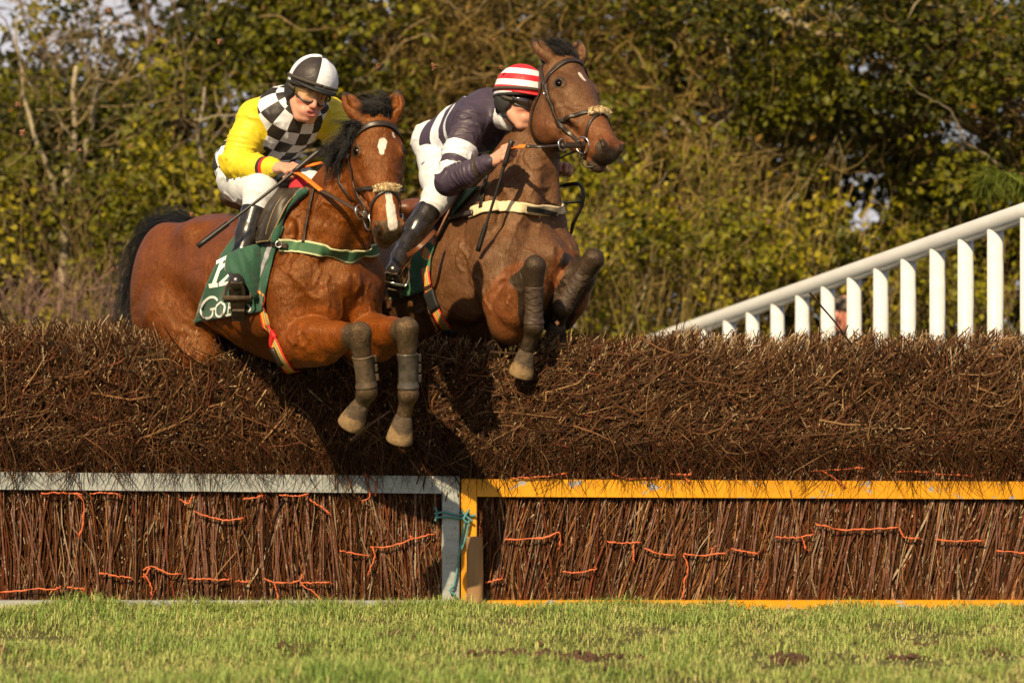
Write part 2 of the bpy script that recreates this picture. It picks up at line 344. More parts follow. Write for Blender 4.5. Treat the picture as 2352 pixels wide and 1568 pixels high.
TR = np.array([  # along, half width, top, bottom
    (-.93, .02, -.30, -.42), (-.89, .11, -.20, -.54), (-.80, .21, -.12, -.64), (-.65, .275, -.055, -.67), (-.48, .29, -.02, -.66), (-.30, .27, -.035, -.60),
    (-.12, .285, -.06, -.67), (.05, .30, -.07, -.73), (.20, .285, -.045, -.775), (.35, .26, 0, -.795), (.50, .245, -.06, -.775), (.62, .225, -.15, -.73),
    (.72, .19, -.25, -.67), (.80, .13, -.33, -.58), (.85, .03, -.42, -.48)])
def build_horse(name, label, cfg):
    th, pi = math.radians(cfg['yaw']), math.radians(cfg['pitch'])
    f = np.array([math.sin(th) * math.cos(pi), -math.cos(th) * math.cos(pi), math.sin(pi)]); l = np.array([math.cos(th), math.sin(th), 0.])
    B = Frame((0, 0, 0), f, l, np.cross(f, l)); B.o = cfg['withers'] - .35 * f
    H = frame_fu(cfg['poll'], nrm(cfg['tip'] - cfg['poll']), (0, 0, 1)); x = H.R[0]; y = nrm(cfg['left'] - x * (x @ cfg['left'])); H = Frame(cfg['poll'], x, y, np.cross(x, y))
    allp = [B.p(-1.0, .36, .12), B.p(-1.0, -.36, .12), B.p(-1., .3, -.8), B.p(.9, -.36, -.85), B.p(.9, .36, 0), H.p(.68, .1, 0), H.p(-.2, .2, 0), H.p(-.25, -.2, .1)] + [p for L in cfg['fore'] for p in L] + list(cfg['eartips']) + [B.p(-.5, 0, -1.35), B.p(-.95, .3, -1.)]
    lo = np.min(allp, 0) - .13; hi = np.max(allp, 0) + .13
    v = Vol(lo, hi, .0075)
    def trunk(X, Y, Z):
        x, y, z = X - np.float32(B.o[0]), Y - np.float32(B.o[1]), Z - np.float32(B.o[2]); q = [np.float32(B.R[i, 0]) * x + np.float32(B.R[i, 1]) * y + np.float32(B.R[i, 2]) * z for i in range(3)]
        ag = np.linspace(-1.2, 1.1, 1200)
        def tab(c):
            t = np.interp(ag, TR[:, 0], TR[:, c]); ker = np.hanning(61); ker /= ker.sum()
            return np.convolve(np.pad(t, 30, mode='edge'), ker, 'valid').astype(np.float32)
        idx = np.clip(((q[0] + 1.2) / 2.3 * 1199), 0, 1199).astype(np.int32)
        wd, tp, bt = tab(1)[idx], tab(2)[idx], tab(3)[idx]; c0 = (tp + bt) / 2; hc = (tp - bt) / 2
        t = np.clip((q[2] - c0) / hc, -1.2, 1.2); nar = np.exp(-((q[0] - .36) / .2) ** 2)
        wd = wd * (1 - (.10 + .30 * nar) * np.maximum(t, 0) - .05 * np.maximum(-t, 0))
        rho = np.sqrt((q[1] / wd) ** 2 + ((q[2] - c0) / hc) ** 2)
        d = (rho - 1) * np.minimum(wd, hc) * .92
        return np.maximum(d, np.maximum(q[0] - .86, -.94 - q[0]))
    corners = [B.p(a, b, c) for a in (-.95, .88) for b in (-.33, .33) for c in (.03, -.83)]
    v.put(trunk, np.min(corners, 0), np.max(corners, 0), .02)
    R = B.R
    def rot(ax, ang):   # body axes turned about one of them
        Rr = R.copy(); i, j = [(1, 2), (2, 0), (0, 1)][ax]; c, s = math.cos(ang), math.sin(ang); Rr[i], Rr[j] = c * R[i] + s * R[j], -s * R[i] + c * R[j]; return Rr
    for s in (-1, 1):
        v.ell(B.p(.50, s * .165, -.36), (.10, .085, .31), rot(1, .45), .03)       # shoulder blade
        v.ell(B.p(.60, s * .20, -.30), (.06, .05, .16), rot(1, .5), .03); v.ell(B.p(.34, s * .235, -.46), (.10, .045, .20), rot(1, .6), .04)
        v.ell(B.p(.42, s * .20, -.55), (.15, .075, .13), rot(1, -.3), .03)         # triceps
        v.ell(B.p(-.63, s * .165, -.42), (.27, .14, .37), R, .06)
        v.ell(B.p(-.36, s * .20, -.57), (.14, .085, .17), rot(1, .3), .05)         # stifle
        v.ell(B.p(-.34, s * .17, -.13), (.09, .05, .05), R, .08)                   # point of hip
        v.ell(B.p(.745, s * .085, -.52), (.085, .088, .16), rot(2, s * .2), .014)  # breast muscle
        v.ell(B.p(.69, s * .175, -.42), (.09, .07, .12), R, .05)                    # point of shoulder
    v.cone(B.p(.25, -.31, -.30), B.p(-.02, -.335, -.60), .02, .02, .10, 's')
    # hind legs, gathered under the quarters behind the fence
    for s in (-1, 1):
        st, hk, fe = B.p(-.30, s * .17, -.72), B.p(-.66, s * .16, -1.0), B.p(-.52, s * .15, -1.22)
        v.chain([B.p(-.5, s * .17, -.5), st], [.17, .12], .05); v.chain([st, hk], [.12, .06], .04); v.chain([hk, fe], [.05, .04], .03); v.cone(fe, fe + B.v(.05, 0, -.1), .04, .05, .02)
    # neck
    NP = spline(cfg['neck'], 9); NR = np.interp(np.linspace(0, 1, 9), np.linspace(0, 1, len(cfg['neckr'])), cfg['neckr']); NQ = np.linspace(.66, .60, 9)
    for i in range(8):
        lat = nrm(B.R[1] * (1 - i / 8) + H.R[1] * (i / 8)); v.cone(NP[i], NP[i + 1], NR[i], NR[i + 1], .05, flat=(lat, NQ[i]))
    for s in (-1, 1):    # cleidocephalic muscle: from the point of the shoulder up behind the jaw
        v.chain(spline([B.p(.70, s * .13, -.38), (NP[3] * .55 + NP[4] * .45) + B.v(.06, s * .085, -.02), NP[6] + H.v(.02, s * .07, -.05)], 7), np.linspace(.075, .045, 7), .022)
        v.chain([NP[2] + B.v(.20, s * .06, -.06), NP[4] + B.v(.13, s * .045, 0), NP[6] + H.v(.06, s * .03, -.10)], [.05, .045, .04], .02)   # windpipe cords
    v.chain([B.p(.865, 0, -.36), B.p(.868, 0, -.48), B.p(.845, 0, -.60), B.p(.80, 0, -.72)], [.006, .012, .014, .012], .022, 's')    # breast groove
    # head
    eyes = {}; hs = cfg['hs']; hl = cfg['hl']; h = lambda a, b, c: H.p(a * hs * hl, b * hs, c * hs)
    def he(c, r, k=.025, op='u', R_=None): v.ell(h(*c), np.asarray(r) * hs * np.array([hl, 1, 1]), H.R if R_ is None else R_, k, op)
    he((.06, 0, -.075), (.12, .092, .10)); he((.16, 0, -.075), (.15, .108, .082)); v.cone(h(.22, 0, -.082), h(.47, 0, -.074), .086 * hs, .056 * hs, .03)
    for s in (-1, 1):
        he((.155, s * .076, -.052), (.055, .030, .032), .03)                                   # brow
        en = nrm(np.array([.05, s * .80, .60])); Ec = np.array([.172, s * .096, -.036]); e1 = np.array([1., 0, 0]); e1 = nrm(e1 - en * (e1 @ en)); e2 = np.cross(en, e1)
        Eb = h(*Ec); wv_ = lambda q: q @ H.R; Es = v.snap(Eb[None], 0.)[0]; v.ell(Es + wv_(en) * .006, np.array([.022, .0125, .010]) * hs, np.array([wv_(e1), wv_(e2), wv_(en)]), .006, 's')
        lid = [Es + hs * wv_((.024 * math.cos(a_) + .003) * e1 + .016 * math.sin(a_) * e2) - wv_(en) * .003 for a_ in np.linspace(0, 2 * np.pi, 13)]; up_ = lid[0:7] if wv_(e2)[2] > 0 else lid[6:13]; v.chain([q + wv_(e2) * .004 * np.sign(wv_(e2)[2]) for q in up_], [.003, .004, .005, .005, .005, .004, .003], .012); eyes[s] = Es
        he((.20, s * .09, -.095), (.05, .024, .02), .02)
        he((.19, s * .054, -.19), (.13, .04, .11), .03)                                 # jowl
        v.cone(h(.25, s * .088, -.105), h(.39, s * .062, -.088), .016, .011, .018)           # facial crest
        v.cone(h(.20, s * .045, -.22), h(.50, s * .03, -.135), .05, .032, .03)               # jaw bars
        he((.546, s * .034, -.068), (.046, .025, .036), .02)                                   # nostril wing
        v.chain([h(.545, s * .064, -.044), h(.578, s * .056, -.050), h(.598, s * .040, -.076)], [.011, .020, .014], .005, 's')
        v.chain([h(.525, s * .055, -.036), h(.552, s * .058, -.034), h(.578, s * .050, -.048), h(.590, s * .042, -.078)], [.004, .006, .006, .005], .012)
        v.chain([h(.50, s * .053, -.118), h(.55, s * .055, -.122), h(.60, s * .025, -.128)], [.004, .005, .005], .006, 's')
        v.cone(h(.27, s * .07, -.12), h(.33, s * .068, -.15), .028, .02, .03)
    he((.535, 0, -.092), (.062, .060, .058)); he((.565, 0, -.10), (.040, .052, .036), .02); he((.55, 0, -.155), (.052, .042, .028), .012)
    v.cone(h(.607, 0, -.127), h(.50, 0, -.127), .006, .003, .008, 's')
    v.cone(h(.40, 0, -.05), h(.53, 0, -.055), .032 * hs, .032 * hs, .03)
    for i, s in enumerate((-1, 1)):
        b0 = h(.005, s * .066, -.025); tp = cfg['eartips'][i]; ax = nrm(tp - b0); nf = cfg['earface'][i]; nf = nrm(nf - ax * (nf @ ax)); L_ = np.linalg.norm(tp - b0); sd = np.cross(ax, nf)
        v.chain([b0, b0 + ax * L_ * .30, b0 + ax * L_ * .55, b0 + ax * L_ * .82, tp], [.036, .043, .042, .024, .005], .012, flat=(nf, .72))
        v.chain([b0 + ax * L_ * .25 + nf * .036, b0 + ax * L_ * .5 + nf * .030, b0 + ax * L_ * .86 + nf * .018], [.012, .028, .007], .008, 's')
    # forelegs: elbow, knee, fetlock, hoof
    for (sh, E, K, Fe, Ho), s in zip(cfg['fore'], (-1, 1)):
        v.cone(sh, E, .12, .10, .035)
        m1 = E * .72 + K * .28
        v.chain([E, m1, E * .35 + K * .65, K], [.10, .105, .072, .044], .016)
        v.ell(m1 + np.array([0, 0, .01]), (.105, .095, .095), None, .012)
        sd_ = nrm(np.cross(K - E, [0, 0, 1.])); ux = nrm(K - E)
        for o_, r_ in ((sd_ * -.055 + np.array([0, 0, .02]), .05), (sd_ * .05 + np.array([0, 0, .03]), .045), (np.array([0, 0, -.06]), .05)): v.chain([E * .85 + K * .15 + o_ * 1.1, E * .55 + K * .45 + o_, E * .15 + K * .85 + o_ * .5], [r_ * .8, r_, r_ * .55], .014)
        ax = nrm(K - E); dn = nrm(Fe - K)
        sd2 = nrm(np.cross(ax, dn)); fr2 = nrm(ax - dn)
        v.ell(K + (ax - dn) * .004, (.036, .036, .042), None, .02)
        for i_ in (-1, 1): v.ell(K + sd2 * i_ * .026 + fr2 * .010, (.02, .02, .025), None, .012); v.ell(K + sd2 * i_ * .022 + fr2 * .012 + dn * .045, (.018, .018, .022), None, .012); v.ell(K + sd2 * i_ * .024 - ax * .04 + fr2 * .010, (.02, .02, .024), None, .014); v.cone(K + ax * .006, K + dn * .09, .042, .035, .02)
        v.cone(K, Fe, .035, .031, .015); v.cone(K - ax * .035 + dn * .01, K - ax * .025 + dn * .05, .026, .022, .025)
        v.ell(Fe, (.047, .05, .045), None, .02); pd = nrm(Ho - Fe); v.cone(Fe, Fe * .55 + Ho * .45, .031, .034, .02)
        v.cone(Fe - ax * .03, Fe - ax * .02 + dn * .035, .026, .02, .02)
    rv = np.random.default_rng(cfg['seed'])
    for (p0, dirv, nst) in cfg['veins']:
        p = v.snap(np.array([p0]), 0.)[0]; dv = nrm(dirv); path = [p]
        for _ in range(nst):
            g_ = v.grad(p[None])[0]; dv = nrm(dv + rv.normal(size=3) * .35); dv = nrm(dv - g_ * (dv @ g_)); p = v.snap((p + dv * .022)[None], 0.)[0]; path.append(p)
        v.chain(path, np.linspace(.0065, .0045, len(path)), .009)
    V, Q = v.skin(); V = relax(V, Q, 1, .3)
    # markings, point by point: dark points, white, dried mud
    P = H.loc(V) / (hs * np.array([hl, 1, 1])); dark = np.zeros(len(V)); white = np.zeros(len(V)); mud = np.zeros(len(V)); warm = np.zeros(len(V)); skn = np.zeros(len(V))
    def seg(a, b, X=V):
        ab = b - a; t = np.clip(((X - a) @ ab) / (ab @ ab), 0, 1); return np.linalg.norm(X - a - t[:, None] * ab, axis=1), ((X - a) @ ab) / (ab @ ab)
    for (sh, E, K, Fe, Ho) in cfg['fore']:
        d0, t0 = seg(E, K); d1, t1 = seg(K, Ho); ax = nrm(K - E)
        dk_, _ = seg(K, Fe); dh_, _ = seg(Fe, Ho); leg = ((np.minimum(dk_, dh_) < .10) & (((V - K) @ nrm(Fe - K)) > -.075) & (((V - K) @ ax) > -.07)) | ((np.minimum(dk_, dh_) < .075) & (((V - K) @ nrm(Fe - K)) > .07))
        mx = sstep(cfg['darkfrom'], cfg['darkfrom'] + .25, t0) * (d0 < .13)
        dark = np.maximum(dark, np.where(leg, 1. if not cfg['mud'] else sstep(-.09, -.02, (V - K) @ ax + .4 * np.maximum(0, (V - K) @ nrm(Fe - K))), mx * (t0 < 1.3)))
        if cfg['mud']: mud = np.maximum(mud, np.where(leg, sstep(-.09, -.02, (V - K) @ ax + .4 * np.maximum(0, (V - K) @ nrm(Fe - K))), sstep(.78, 1.0, t0) * (d0 < .1)))
        warm = np.maximum(warm, (d0 < .16) * sstep(-.25, .2, t0) * (1 - sstep(.75, 1., t0)))
    hm = (P[:, 0] > -.3) & (P[:, 0] < .75) & (np.abs(P[:, 1]) < .2) & (np.abs(P[:, 2] + .08) < .25)
    muz = sstep(.53, .60, P[:, 0] + .35 * np.maximum(0, -.07 - P[:, 2]) - .2 * np.maximum(0, P[:, 2] + .07)) * hm
    dark = np.maximum(dark, muz * cfg['muzzle']); mud = np.maximum(mud, sstep(.50, .57, P[:, 0] + .25 * np.maximum(0, -.07 - P[:, 2])) * hm * cfg['greymuzzle'] * (1 - .0))
    for s in (-1, 1):
        dn_ = np.linalg.norm((P - [.575, s * .052, -.056]) / [1.2, 1, 1.2], axis=1); nsk = hm * sstep(.034, .018, dn_); dark = np.maximum(dark, nsk * cfg['nostril']); mud = mud * (1 - nsk)
        de = np.linalg.norm(V - eyes[s], axis=1); dark = np.maximum(dark, hm * sstep(.038, .022, de))
        i = 0 if s < 0 else 1; tp = cfg['eartips'][i]; dark = np.maximum(dark, .9 * sstep(.06, .01, np.linalg.norm(V - tp, axis=1)))
    warm = np.maximum(warm, hm * sstep(.30, .48, P[:, 0]) * .8); warm = np.maximum(warm, hm * sstep(.14, .2, P[:, 0]) * sstep(-.1, -.2, P[:, 2]) * .5)
    up = hm * (P[:, 2] > -.12)
    for (a0, b0, a1, b1, wd) in cfg['white']:
        t = np.clip((P[:, 0] - a0) / (a1 - a0), 0, 1); dist = np.hypot(P[:, 1] - (b0 + (b1 - b0) * t), P[:, 0] - (a0 + (a1 - a0) * t)) / wd
        white = np.maximum(white, up * sstep(1.35, .6, dist))
    if cfg['mud']:
        for (p_, r_, a_) in cfg.get('mudspots', []): dark = np.maximum(dark, a_ * sstep(r_, r_ * .2, np.linalg.norm(V - p_, axis=1)))
    skn = hm * sstep(.5, .6, P[:, 0]) * cfg.get('pink', 0) * sstep(-.10, -.14, P[:, 2])
    mask = np.stack([np.clip(dark, 0, 1), white, mud, np.ones(len(V))], 1)
    foot = B.p(0, 0, -.8); root = empty(name, foot); tag(root, label, 'horse')
    me = mesh(V, Q, True, 'body', {'mask': mask, 'warm': warm, 'skin': skn}); body = link('body', me, cfg['mat'], root)
    for s in (-1, 1): put('eye', ball(eyes[s] - (np.array([.05, s * .8, .6]) @ H.R) * .0135, np.array([.0225, .0180, .0180]) * hs, H.R, 24, 16), M['eye'], root)
    for (sh, E, K, Fe, Ho), s in zip(cfg['fore'], (-1, 1)):   # hooves: flared wall, bevelled toe, closed sole
        ax = nrm(Ho - Fe); fr = nrm(cfg['toe'] - ax * (cfg['toe'] @ ax)); st = Fe * .42 + Ho * .58 - ax * .0
        t = np.array([-.03, 0, .012, .035, .065, .085, .092, .088]); rr = .86 * np.array([.036, .047, .051, .057, .065, .068, .062, .02]); PP = st + t[:, None] * ax
        sd = np.cross(ax, fr); a = np.linspace(0, 2 * np.pi, 28, endpoint=False)
        prof = 1 - .10 * np.cos(a) ** 2 + .12 * np.maximum(np.cos(a), 0) - .16 * np.maximum(-np.cos(a), 0)
        Vh = (PP[:, None] + rr[:, None, None] * prof[None, :, None] * (np.cos(a)[None, :, None] * fr + np.sin(a)[None, :, None] * sd) + fr * (np.maximum(t, 0) * .32)[:, None, None]).reshape(-1, 3)
        n = len(t); i = np.arange(n - 1)[:, None] * 28; j = np.arange(28)[None]; j2 = (j + 1) % 28
        put('hoof', (Vh, [np.stack([i + j, i + j2, i + 28 + j2, i + 28 + j], -1).reshape(-1, 4), (np.arange(28) + (n - 1) * 28)[None], np.arange(28)[::-1][None]]), M['hoof'], root, True, {'ht': np.repeat(np.clip(t / .085, 0, 1), 28)})
    return root, B, H, v
def strands(spec, r0=.0022, sides=3):
    """spec: list of control point lists -> tapered hair strands in one mesh"""
    parts = []
    for P in spec: n = 7; parts.append(tube(spline(P, n), np.linspace(1, .15, n) ** .6 * r0, sides, False))
    return cat(*parts)

t26 = math.radians(26)
H1 = dict(yaw=33, pitch=4, withers=D(676, 441, -.15), hs=1.06, hl=.91, poll=D(866, 263, -.74), tip=D(906, 540, -1.02), left=np.array([.95, .30, .02]), mat=M['bay'],
    eartips=[D(790, 213, -.70), D(915, 208, -.66)], earface=[np.array([.55, -.8, .1]), np.array([-.25, -.95, .1])], toe=np.array([.1, -1., .2]),
    darkfrom=.9, mud=True, muzzle=.2, greymuzzle=.85, nostril=.9, pink=.25, white=[(.150, .006, .178, -.002, .018), (.18, -.004, .210, -.006, .010), (.40, .004, .47, .004, .015), (.47, .006, .56, .008, .021), (.10, .055, .115, .06, .006)])
def bpt(cfg, a, b, c):
    th, pi = math.radians(cfg['yaw']), math.radians(cfg['pitch']); f = np.array([math.sin(th) * math.cos(pi), -math.cos(th) * math.cos(pi), math.sin(pi)]); l = np.array([math.cos(th), math.sin(th), 0.])
    return cfg['withers'] + (a - .35) * f + b * l + c * np.cross(f, l)
H1['fore'] = [(bpt(H1, .62, -.19, -.46), bpt(H1, .655, -.185, -.715), D(826, 766, -.92), D(843, 900, -.86), D(815, 956, -.79)),
              (bpt(H1, .60, .145, -.46), bpt(H1, .67, .145, -.70), D(934, 755, -.86), D(938, 904, -.82), D(917, 1006, -.74))]
H1['mudspots'] = [(bpt(H1, .66, -.22, -.50), .10, .36), (bpt(H1, .7, -.19, -.42), .09, .33)]
H1['neck'] = [bpt(H1, .50, 0, -.32), bpt(H1, .66, 0, -.17), D(822, 385, -.56), D(866, 318, -.66)]; H1['neckr'] = [.27, .20, .14, .118]
def D2(px, py, y): return D(px, py, y - .15)
H2 = dict(yaw=40, pitch=13, hs=1.15, hl=.90, withers=D2(1096, 430, .78), poll=D2(1301, 130, .40), tip=D2(1437, 343, -.02), left=np.array([.55, .80, .14]), mat=M['brown'],
    eartips=[D2(1224, 92, .40), D2(1331, 93, .50)], earface=[np.array([.8, -.6, .1]), np.array([.2, -.9, .1])], toe=np.array([.25, -1., .1]),
    darkfrom=.55, mud=False, muzzle=.75, greymuzzle=0., nostril=1., pink=.1, white=[(.14, .0, .175, .006, .011)])
H2['fore'] = [(bpt(H2, .62, -.19, -.46), bpt(H2, .66, -.185, -.74), D2(1228, 613, .08), D2(1226, 752, .12), D2(1192, 860, .20)),
              (bpt(H2, .60, .12, -.46), bpt(H2, .66, .11, -.68), D2(1362, 597, .30), D2(1290, 708, .34), D2(1272, 775, .46))]
H2['neck'] = [bpt(H2, .48, 0, -.31), bpt(H2, .62, 0, -.08), D2(1226, 330, .56), D2(1268, 215, .46)]; H2['neckr'] = [.27, .195, .135, .115]
def vein_set(c, seed):
    r = np.random.default_rng(seed); out = []
    for _ in range(10): out.append((bpt(c, r.uniform(.4, .78), -r.uniform(.1, .28), r.uniform(-.62, -.2)), r.normal(size=3) + np.array([.3, -.2, -.9]), r.integers(6, 13)))
    for _ in range(6): out.append((bpt(c, r.uniform(.76, .84), r.uniform(-.15, .15), r.uniform(-.6, -.35)), r.normal(size=3) * .7 + np.array([0, 0, -1.]), r.integers(4, 9)))
    for _ in range(8): out.append((bpt(c, r.uniform(-.3, .2), -.28, r.uniform(-.6, -.45)), np.array([.55, -.8, .0]) + r.normal(size=3) * .3, r.integers(8, 14)))
    for k in (0, 1):
        sh, E, K, Fe, Ho = c['fore'][k]
        for _ in range(5): out.append((E * .7 + K * .3 + r.normal(size=3) * .06 + np.array([0, -.06, 0]), K - E + r.normal(size=3) * .1, r.integers(6, 10)))
    nk = c['neck']
    for _ in range(8): t = r.uniform(0, 1); a = nk[1] * (1 - t) + nk[2] * t; out.append((a + np.array([-.02, -.12, 0]) + r.normal(size=3) * .05, nk[1] - nk[2] + r.normal(size=3) * .12, r.integers(7, 14)))
    x = nrm(c['tip'] - c['poll']); y = nrm(c['left'] - x * (x @ c['left'])); z = np.cross(x, y); hs = c['hs']
    for s_ in (-1, 1):
        for _ in range(4): out.append((c['poll'] + hs * (x * r.uniform(.24, .34) + y * s_ * .08 + z * r.uniform(-.14, -.06)), x + r.normal(size=3) * .25, r.integers(3, 6)))
    return out
H1['seed'], H2['seed'] = 3, 4; H1['veins'], H2['veins'] = vein_set(H1, 5), vein_set(H2, 6)
if 'h' not in SKIP:
    horse1, B1, HD1, vol1 = build_horse('horse', 'bright bay horse with white blaze and green breast strap jumping nearest, on the left', H1)
    horse2, B2, HD2, vol2 = build_horse('horse', 'darker brown horse with raised head and cream breast strap jumping behind, on the right', H2)
    for cfg, Bx in ((H1, B1), (H2, B2)):
        print('PROJ', [tuple(np.round([1176 + 7500 * p[0] / (15 + p[1]), 733 - 7500 * (p[2] - 1.3) / (15 + p[1]), p[1]], 2)) for p in (Bx.p(.82, 0, -.42), Bx.p(-.85, -.2, -.3), Bx.p(-.45, 0, -.02), Bx.p(.33, -.1, -.78), Bx.p(-.3, -.27, -.55))])
# ------------------------------------------------------------------ riders
def wnoise(P, sc_, seed):
    r = np.random.default_rng(seed); o = np.zeros(len(P)); a = 1.
    for i in range(5):
        K = r.normal(size=(3, 3)); K /= np.linalg.norm(K, axis=1, keepdims=True); ph = r.uniform(0, 6.28, 3); k = sc_ * 1.7 ** i
        q = np.sin(k * P @ K[0] + ph[0] + 1.3 * np.sin(k * .6 * P @ K[1] + ph[1])) * np.cos(k * .8 * P @ K[2] + ph[2]); o += a * q; a *= .6
    return o
def satin(name, colfun, rough=.38, bump=.5):
    m = NT(name); c = colfun(m); P = m.obj(); a = m.noise(14, 5, .6, P, 1.5); b = m.noise(60, 3, .6, P, .5)
    c = m.mix(m.math('MULTIPLY', m.ramp(m.noise(170, 2, .5, P), [(.675, 0), (.70, 1)]), .8), c, (.05, .035, .02))     # mud flecks
    c = m.mix(m.math('MULTIPLY', m.ramp(m.noise(4, 4, .6, P), [(.5, 0), (.8, 1)]), .12), c, (.25, .19, .12))
    m.set(c, m.math('ADD', m.math('MULTIPLY', b, .2), rough - .05), Specular_IOR_Level=.32); m.bump(m.math('ADD', m.math('MULTIPLY', a, 1.), m.math('MULTIPLY', b, .25)), bump, .012); return m.m
def solid(c): return lambda m: m.mix(m.noise(20, 3, .5, m.obj()), tuple(x * .92 for x in c), c)
def skin_mat():
    m = NT('skin'); P = m.obj(); a = m.noise(45, 4, .6, P); b = m.noise(300, 2, .5, P)
    c = m.mix(a, (.50, .235, .16), (.60, .31, .215)); c = m.mix(m.attr('rosy'), c, (.52, .15, .11)); c = m.mix(m.attr('lip'), c, (.42, .11, .10)); c = m.mix(m.attr('brow'), c, (.09, .045, .025))
    m.set(c, .48, Specular_IOR_Level=.4, Subsurface_Weight=.12, Subsurface_Scale=.02); m.b.inputs['Subsurface Radius'].default_value = (1, .35, .2); m.bump(b, .15, .002); return m.m
M['skin'] = skin_mat()
def checks(m):
    u = m.attr('cu'); v = m.attr('cv'); fl = lambda x: m.math('FLOOR', m.math('DIVIDE', x, .068))
    k = m.math('FLOORED_MODULO', m.math('ADD', fl(u), fl(v)), 2.)
    base = m.mix(k, (.66, .685, .76), (.020, .016, .017)); yel = m.mix(m.noise(9, 3, .5, m.obj()), (.62, .47, .018), (.72, .56, .028))
    sl_ = m.math('GREATER_THAN', m.attr('sleeve'), .5); c = m.mix(sl_, base, yel); t = m.attr('armt')
    band = lambda a, b: m.math('MULTIPLY', m.math('MULTIPLY', m.math('GREATER_THAN', t, a), m.math('LESS_THAN', t, b)), sl_)
    c = m.mix(band(1.70, 1.765), c, (.03, .02, .02)); return m.mix(band(1.765, 1.835), c, (.62, .02, .02))
def hoops(m):
    v = m.attr('cv'); t = m.attr('armt'); nav = m.mix(m.noise(9, 3, .5, m.obj()), (.034, .024, .044), (.06, .044, .072)); w_ = (.66, .685, .77)
    rng_ = lambda x, a, b: m.math('MULTIPLY', m.math('GREATER_THAN', x, a), m.math('LESS_THAN', x, b))
    tor = m.math('ADD', rng_(v, .115, .195), rng_(v, .245, .28)); arm = m.math('ADD', rng_(t, .42, .66), rng_(t, .78, .98))
    arm = m.math('ADD', arm, 0.); s_ = m.math('GREATER_THAN', m.attr('sleeve'), .5)
    c = m.mix(m.mix(s_, tor, arm), nav, w_); c2 = m.math('MULTIPLY', rng_(t, 1.70, 1.80), s_); return m.mix(c2, c, (.05, .035, .03))
M['checks'] = satin('checked_silk', checks, .46, .22); M['hoops'] = satin('hooped_silk', hoops, .44, .22)
M['breeches'] = satin('white_breeches', solid((.64, .655, .70)), .65, .3)
M['boot'] = NT('polished_boot'); _m = M['boot']; _f = _m.noise(22, 5, .6, _m.obj()); _m.set(_m.ramp(_f, [(.35, (.010, .008, .007)), (.75, (.028, .022, .017))]), .24, Coat_Weight=.4); _m.bump(_f, .25, .006); M['boot'] = _m.m
M['black'] = plain('black_fabric', (.012, .011, .011), .7, 80, .4, .2)
M['muddy_sole'] = plain('muddy_sole', (.055, .036, .018), .85, 40, .6, .5, bd=.006)
def capq(m):
    q = m.n('SeparateXYZ'); m.l(m.n('Attribute', attribute_name='hp').outputs['Vector'], q.inputs[0]); x, y = q.outputs[0], q.outputs[1]
    k = m.math('GREATER_THAN', m.math('MULTIPLY', m.math('ADD', x, -.04), m.math('ADD', y, -.0)), 0.)
    return m.mix(k, (.030, .024, .025), (.66, .685, .77))
def caps(m):
    q = m.n('SeparateXYZ'); m.l(m.n('Attribute', attribute_name='hp').outputs['Vector'], q.inputs[0])
    k = m.math('FLOORED_MODULO', m.math('FLOOR', m.math('DIVIDE', m.math('SUBTRACT', .183, q.outputs[2]), .029)), 2.); return m.mix(k, (.66, .018, .035), (.68, .70, .78))
M['capq'] = satin('quartered_cap', capq, .42, .35); M['caps'] = satin('striped_cap', caps, .42, .35)
def lens_mat(name, col, alpha, rough=.05):
    m = NT(name); m.set(col, rough, Alpha=alpha, Specular_IOR_Level=.8, Coat_Weight=.5); return m.m
M['lens_clear'] = lens_mat('amber_lens', (.55, .42, .10), .16); M['lens_dark'] = lens_mat('dark_lens', (.02, .012, .01), .93)
M['frame'] = plain('goggle_frame', (.012, .011, .010), .35, 40, .2, 0.)
M['strap'] = plain('elastic_strap', (.045, .035, .026), .75, 120, .3, .2)

def hand(v, wr, to, up, k=.008, s=1., grip=None):
    """fist with four curled fingers and a thumb; x wrist->knuckles, z back of the hand"""
    F_ = frame_fu(wr, to - wr, up); p = lambda a, b, c: F_.p(a * s, b * s, c * s)
    v.ell(p(.055, 0, 0), np.array([.048, .040, .019]) * s, F_.R, .02); v.cone(p(-.03, 0, 0), p(.02, 0, 0), .026, .027, .02, flat=(F_.R[2], .85))
    for i, y in enumerate((.033, .011, -.011, -.031)):
        L = (.95, 1.06, 1.0, .82)[i]; a = .086 + (.0, .006, .003, -.008)[i]
        q = [p(a, y, .004), p(a + .034 * L, y, -.008), p(a + .030 * L, y * .95, -.038 * L), p(a - .002, y * .9, -.046 * L)]
        v.chain(q, [.0118, .0108, .0098, .0088], .005)
    v.chain([p(.022, .030, -.010), p(.055, .050, -.022), p(.088, .046, -.040), p(.108, .028, -.048)], [.016, .0135, .0115, .010], .006)
    return F_
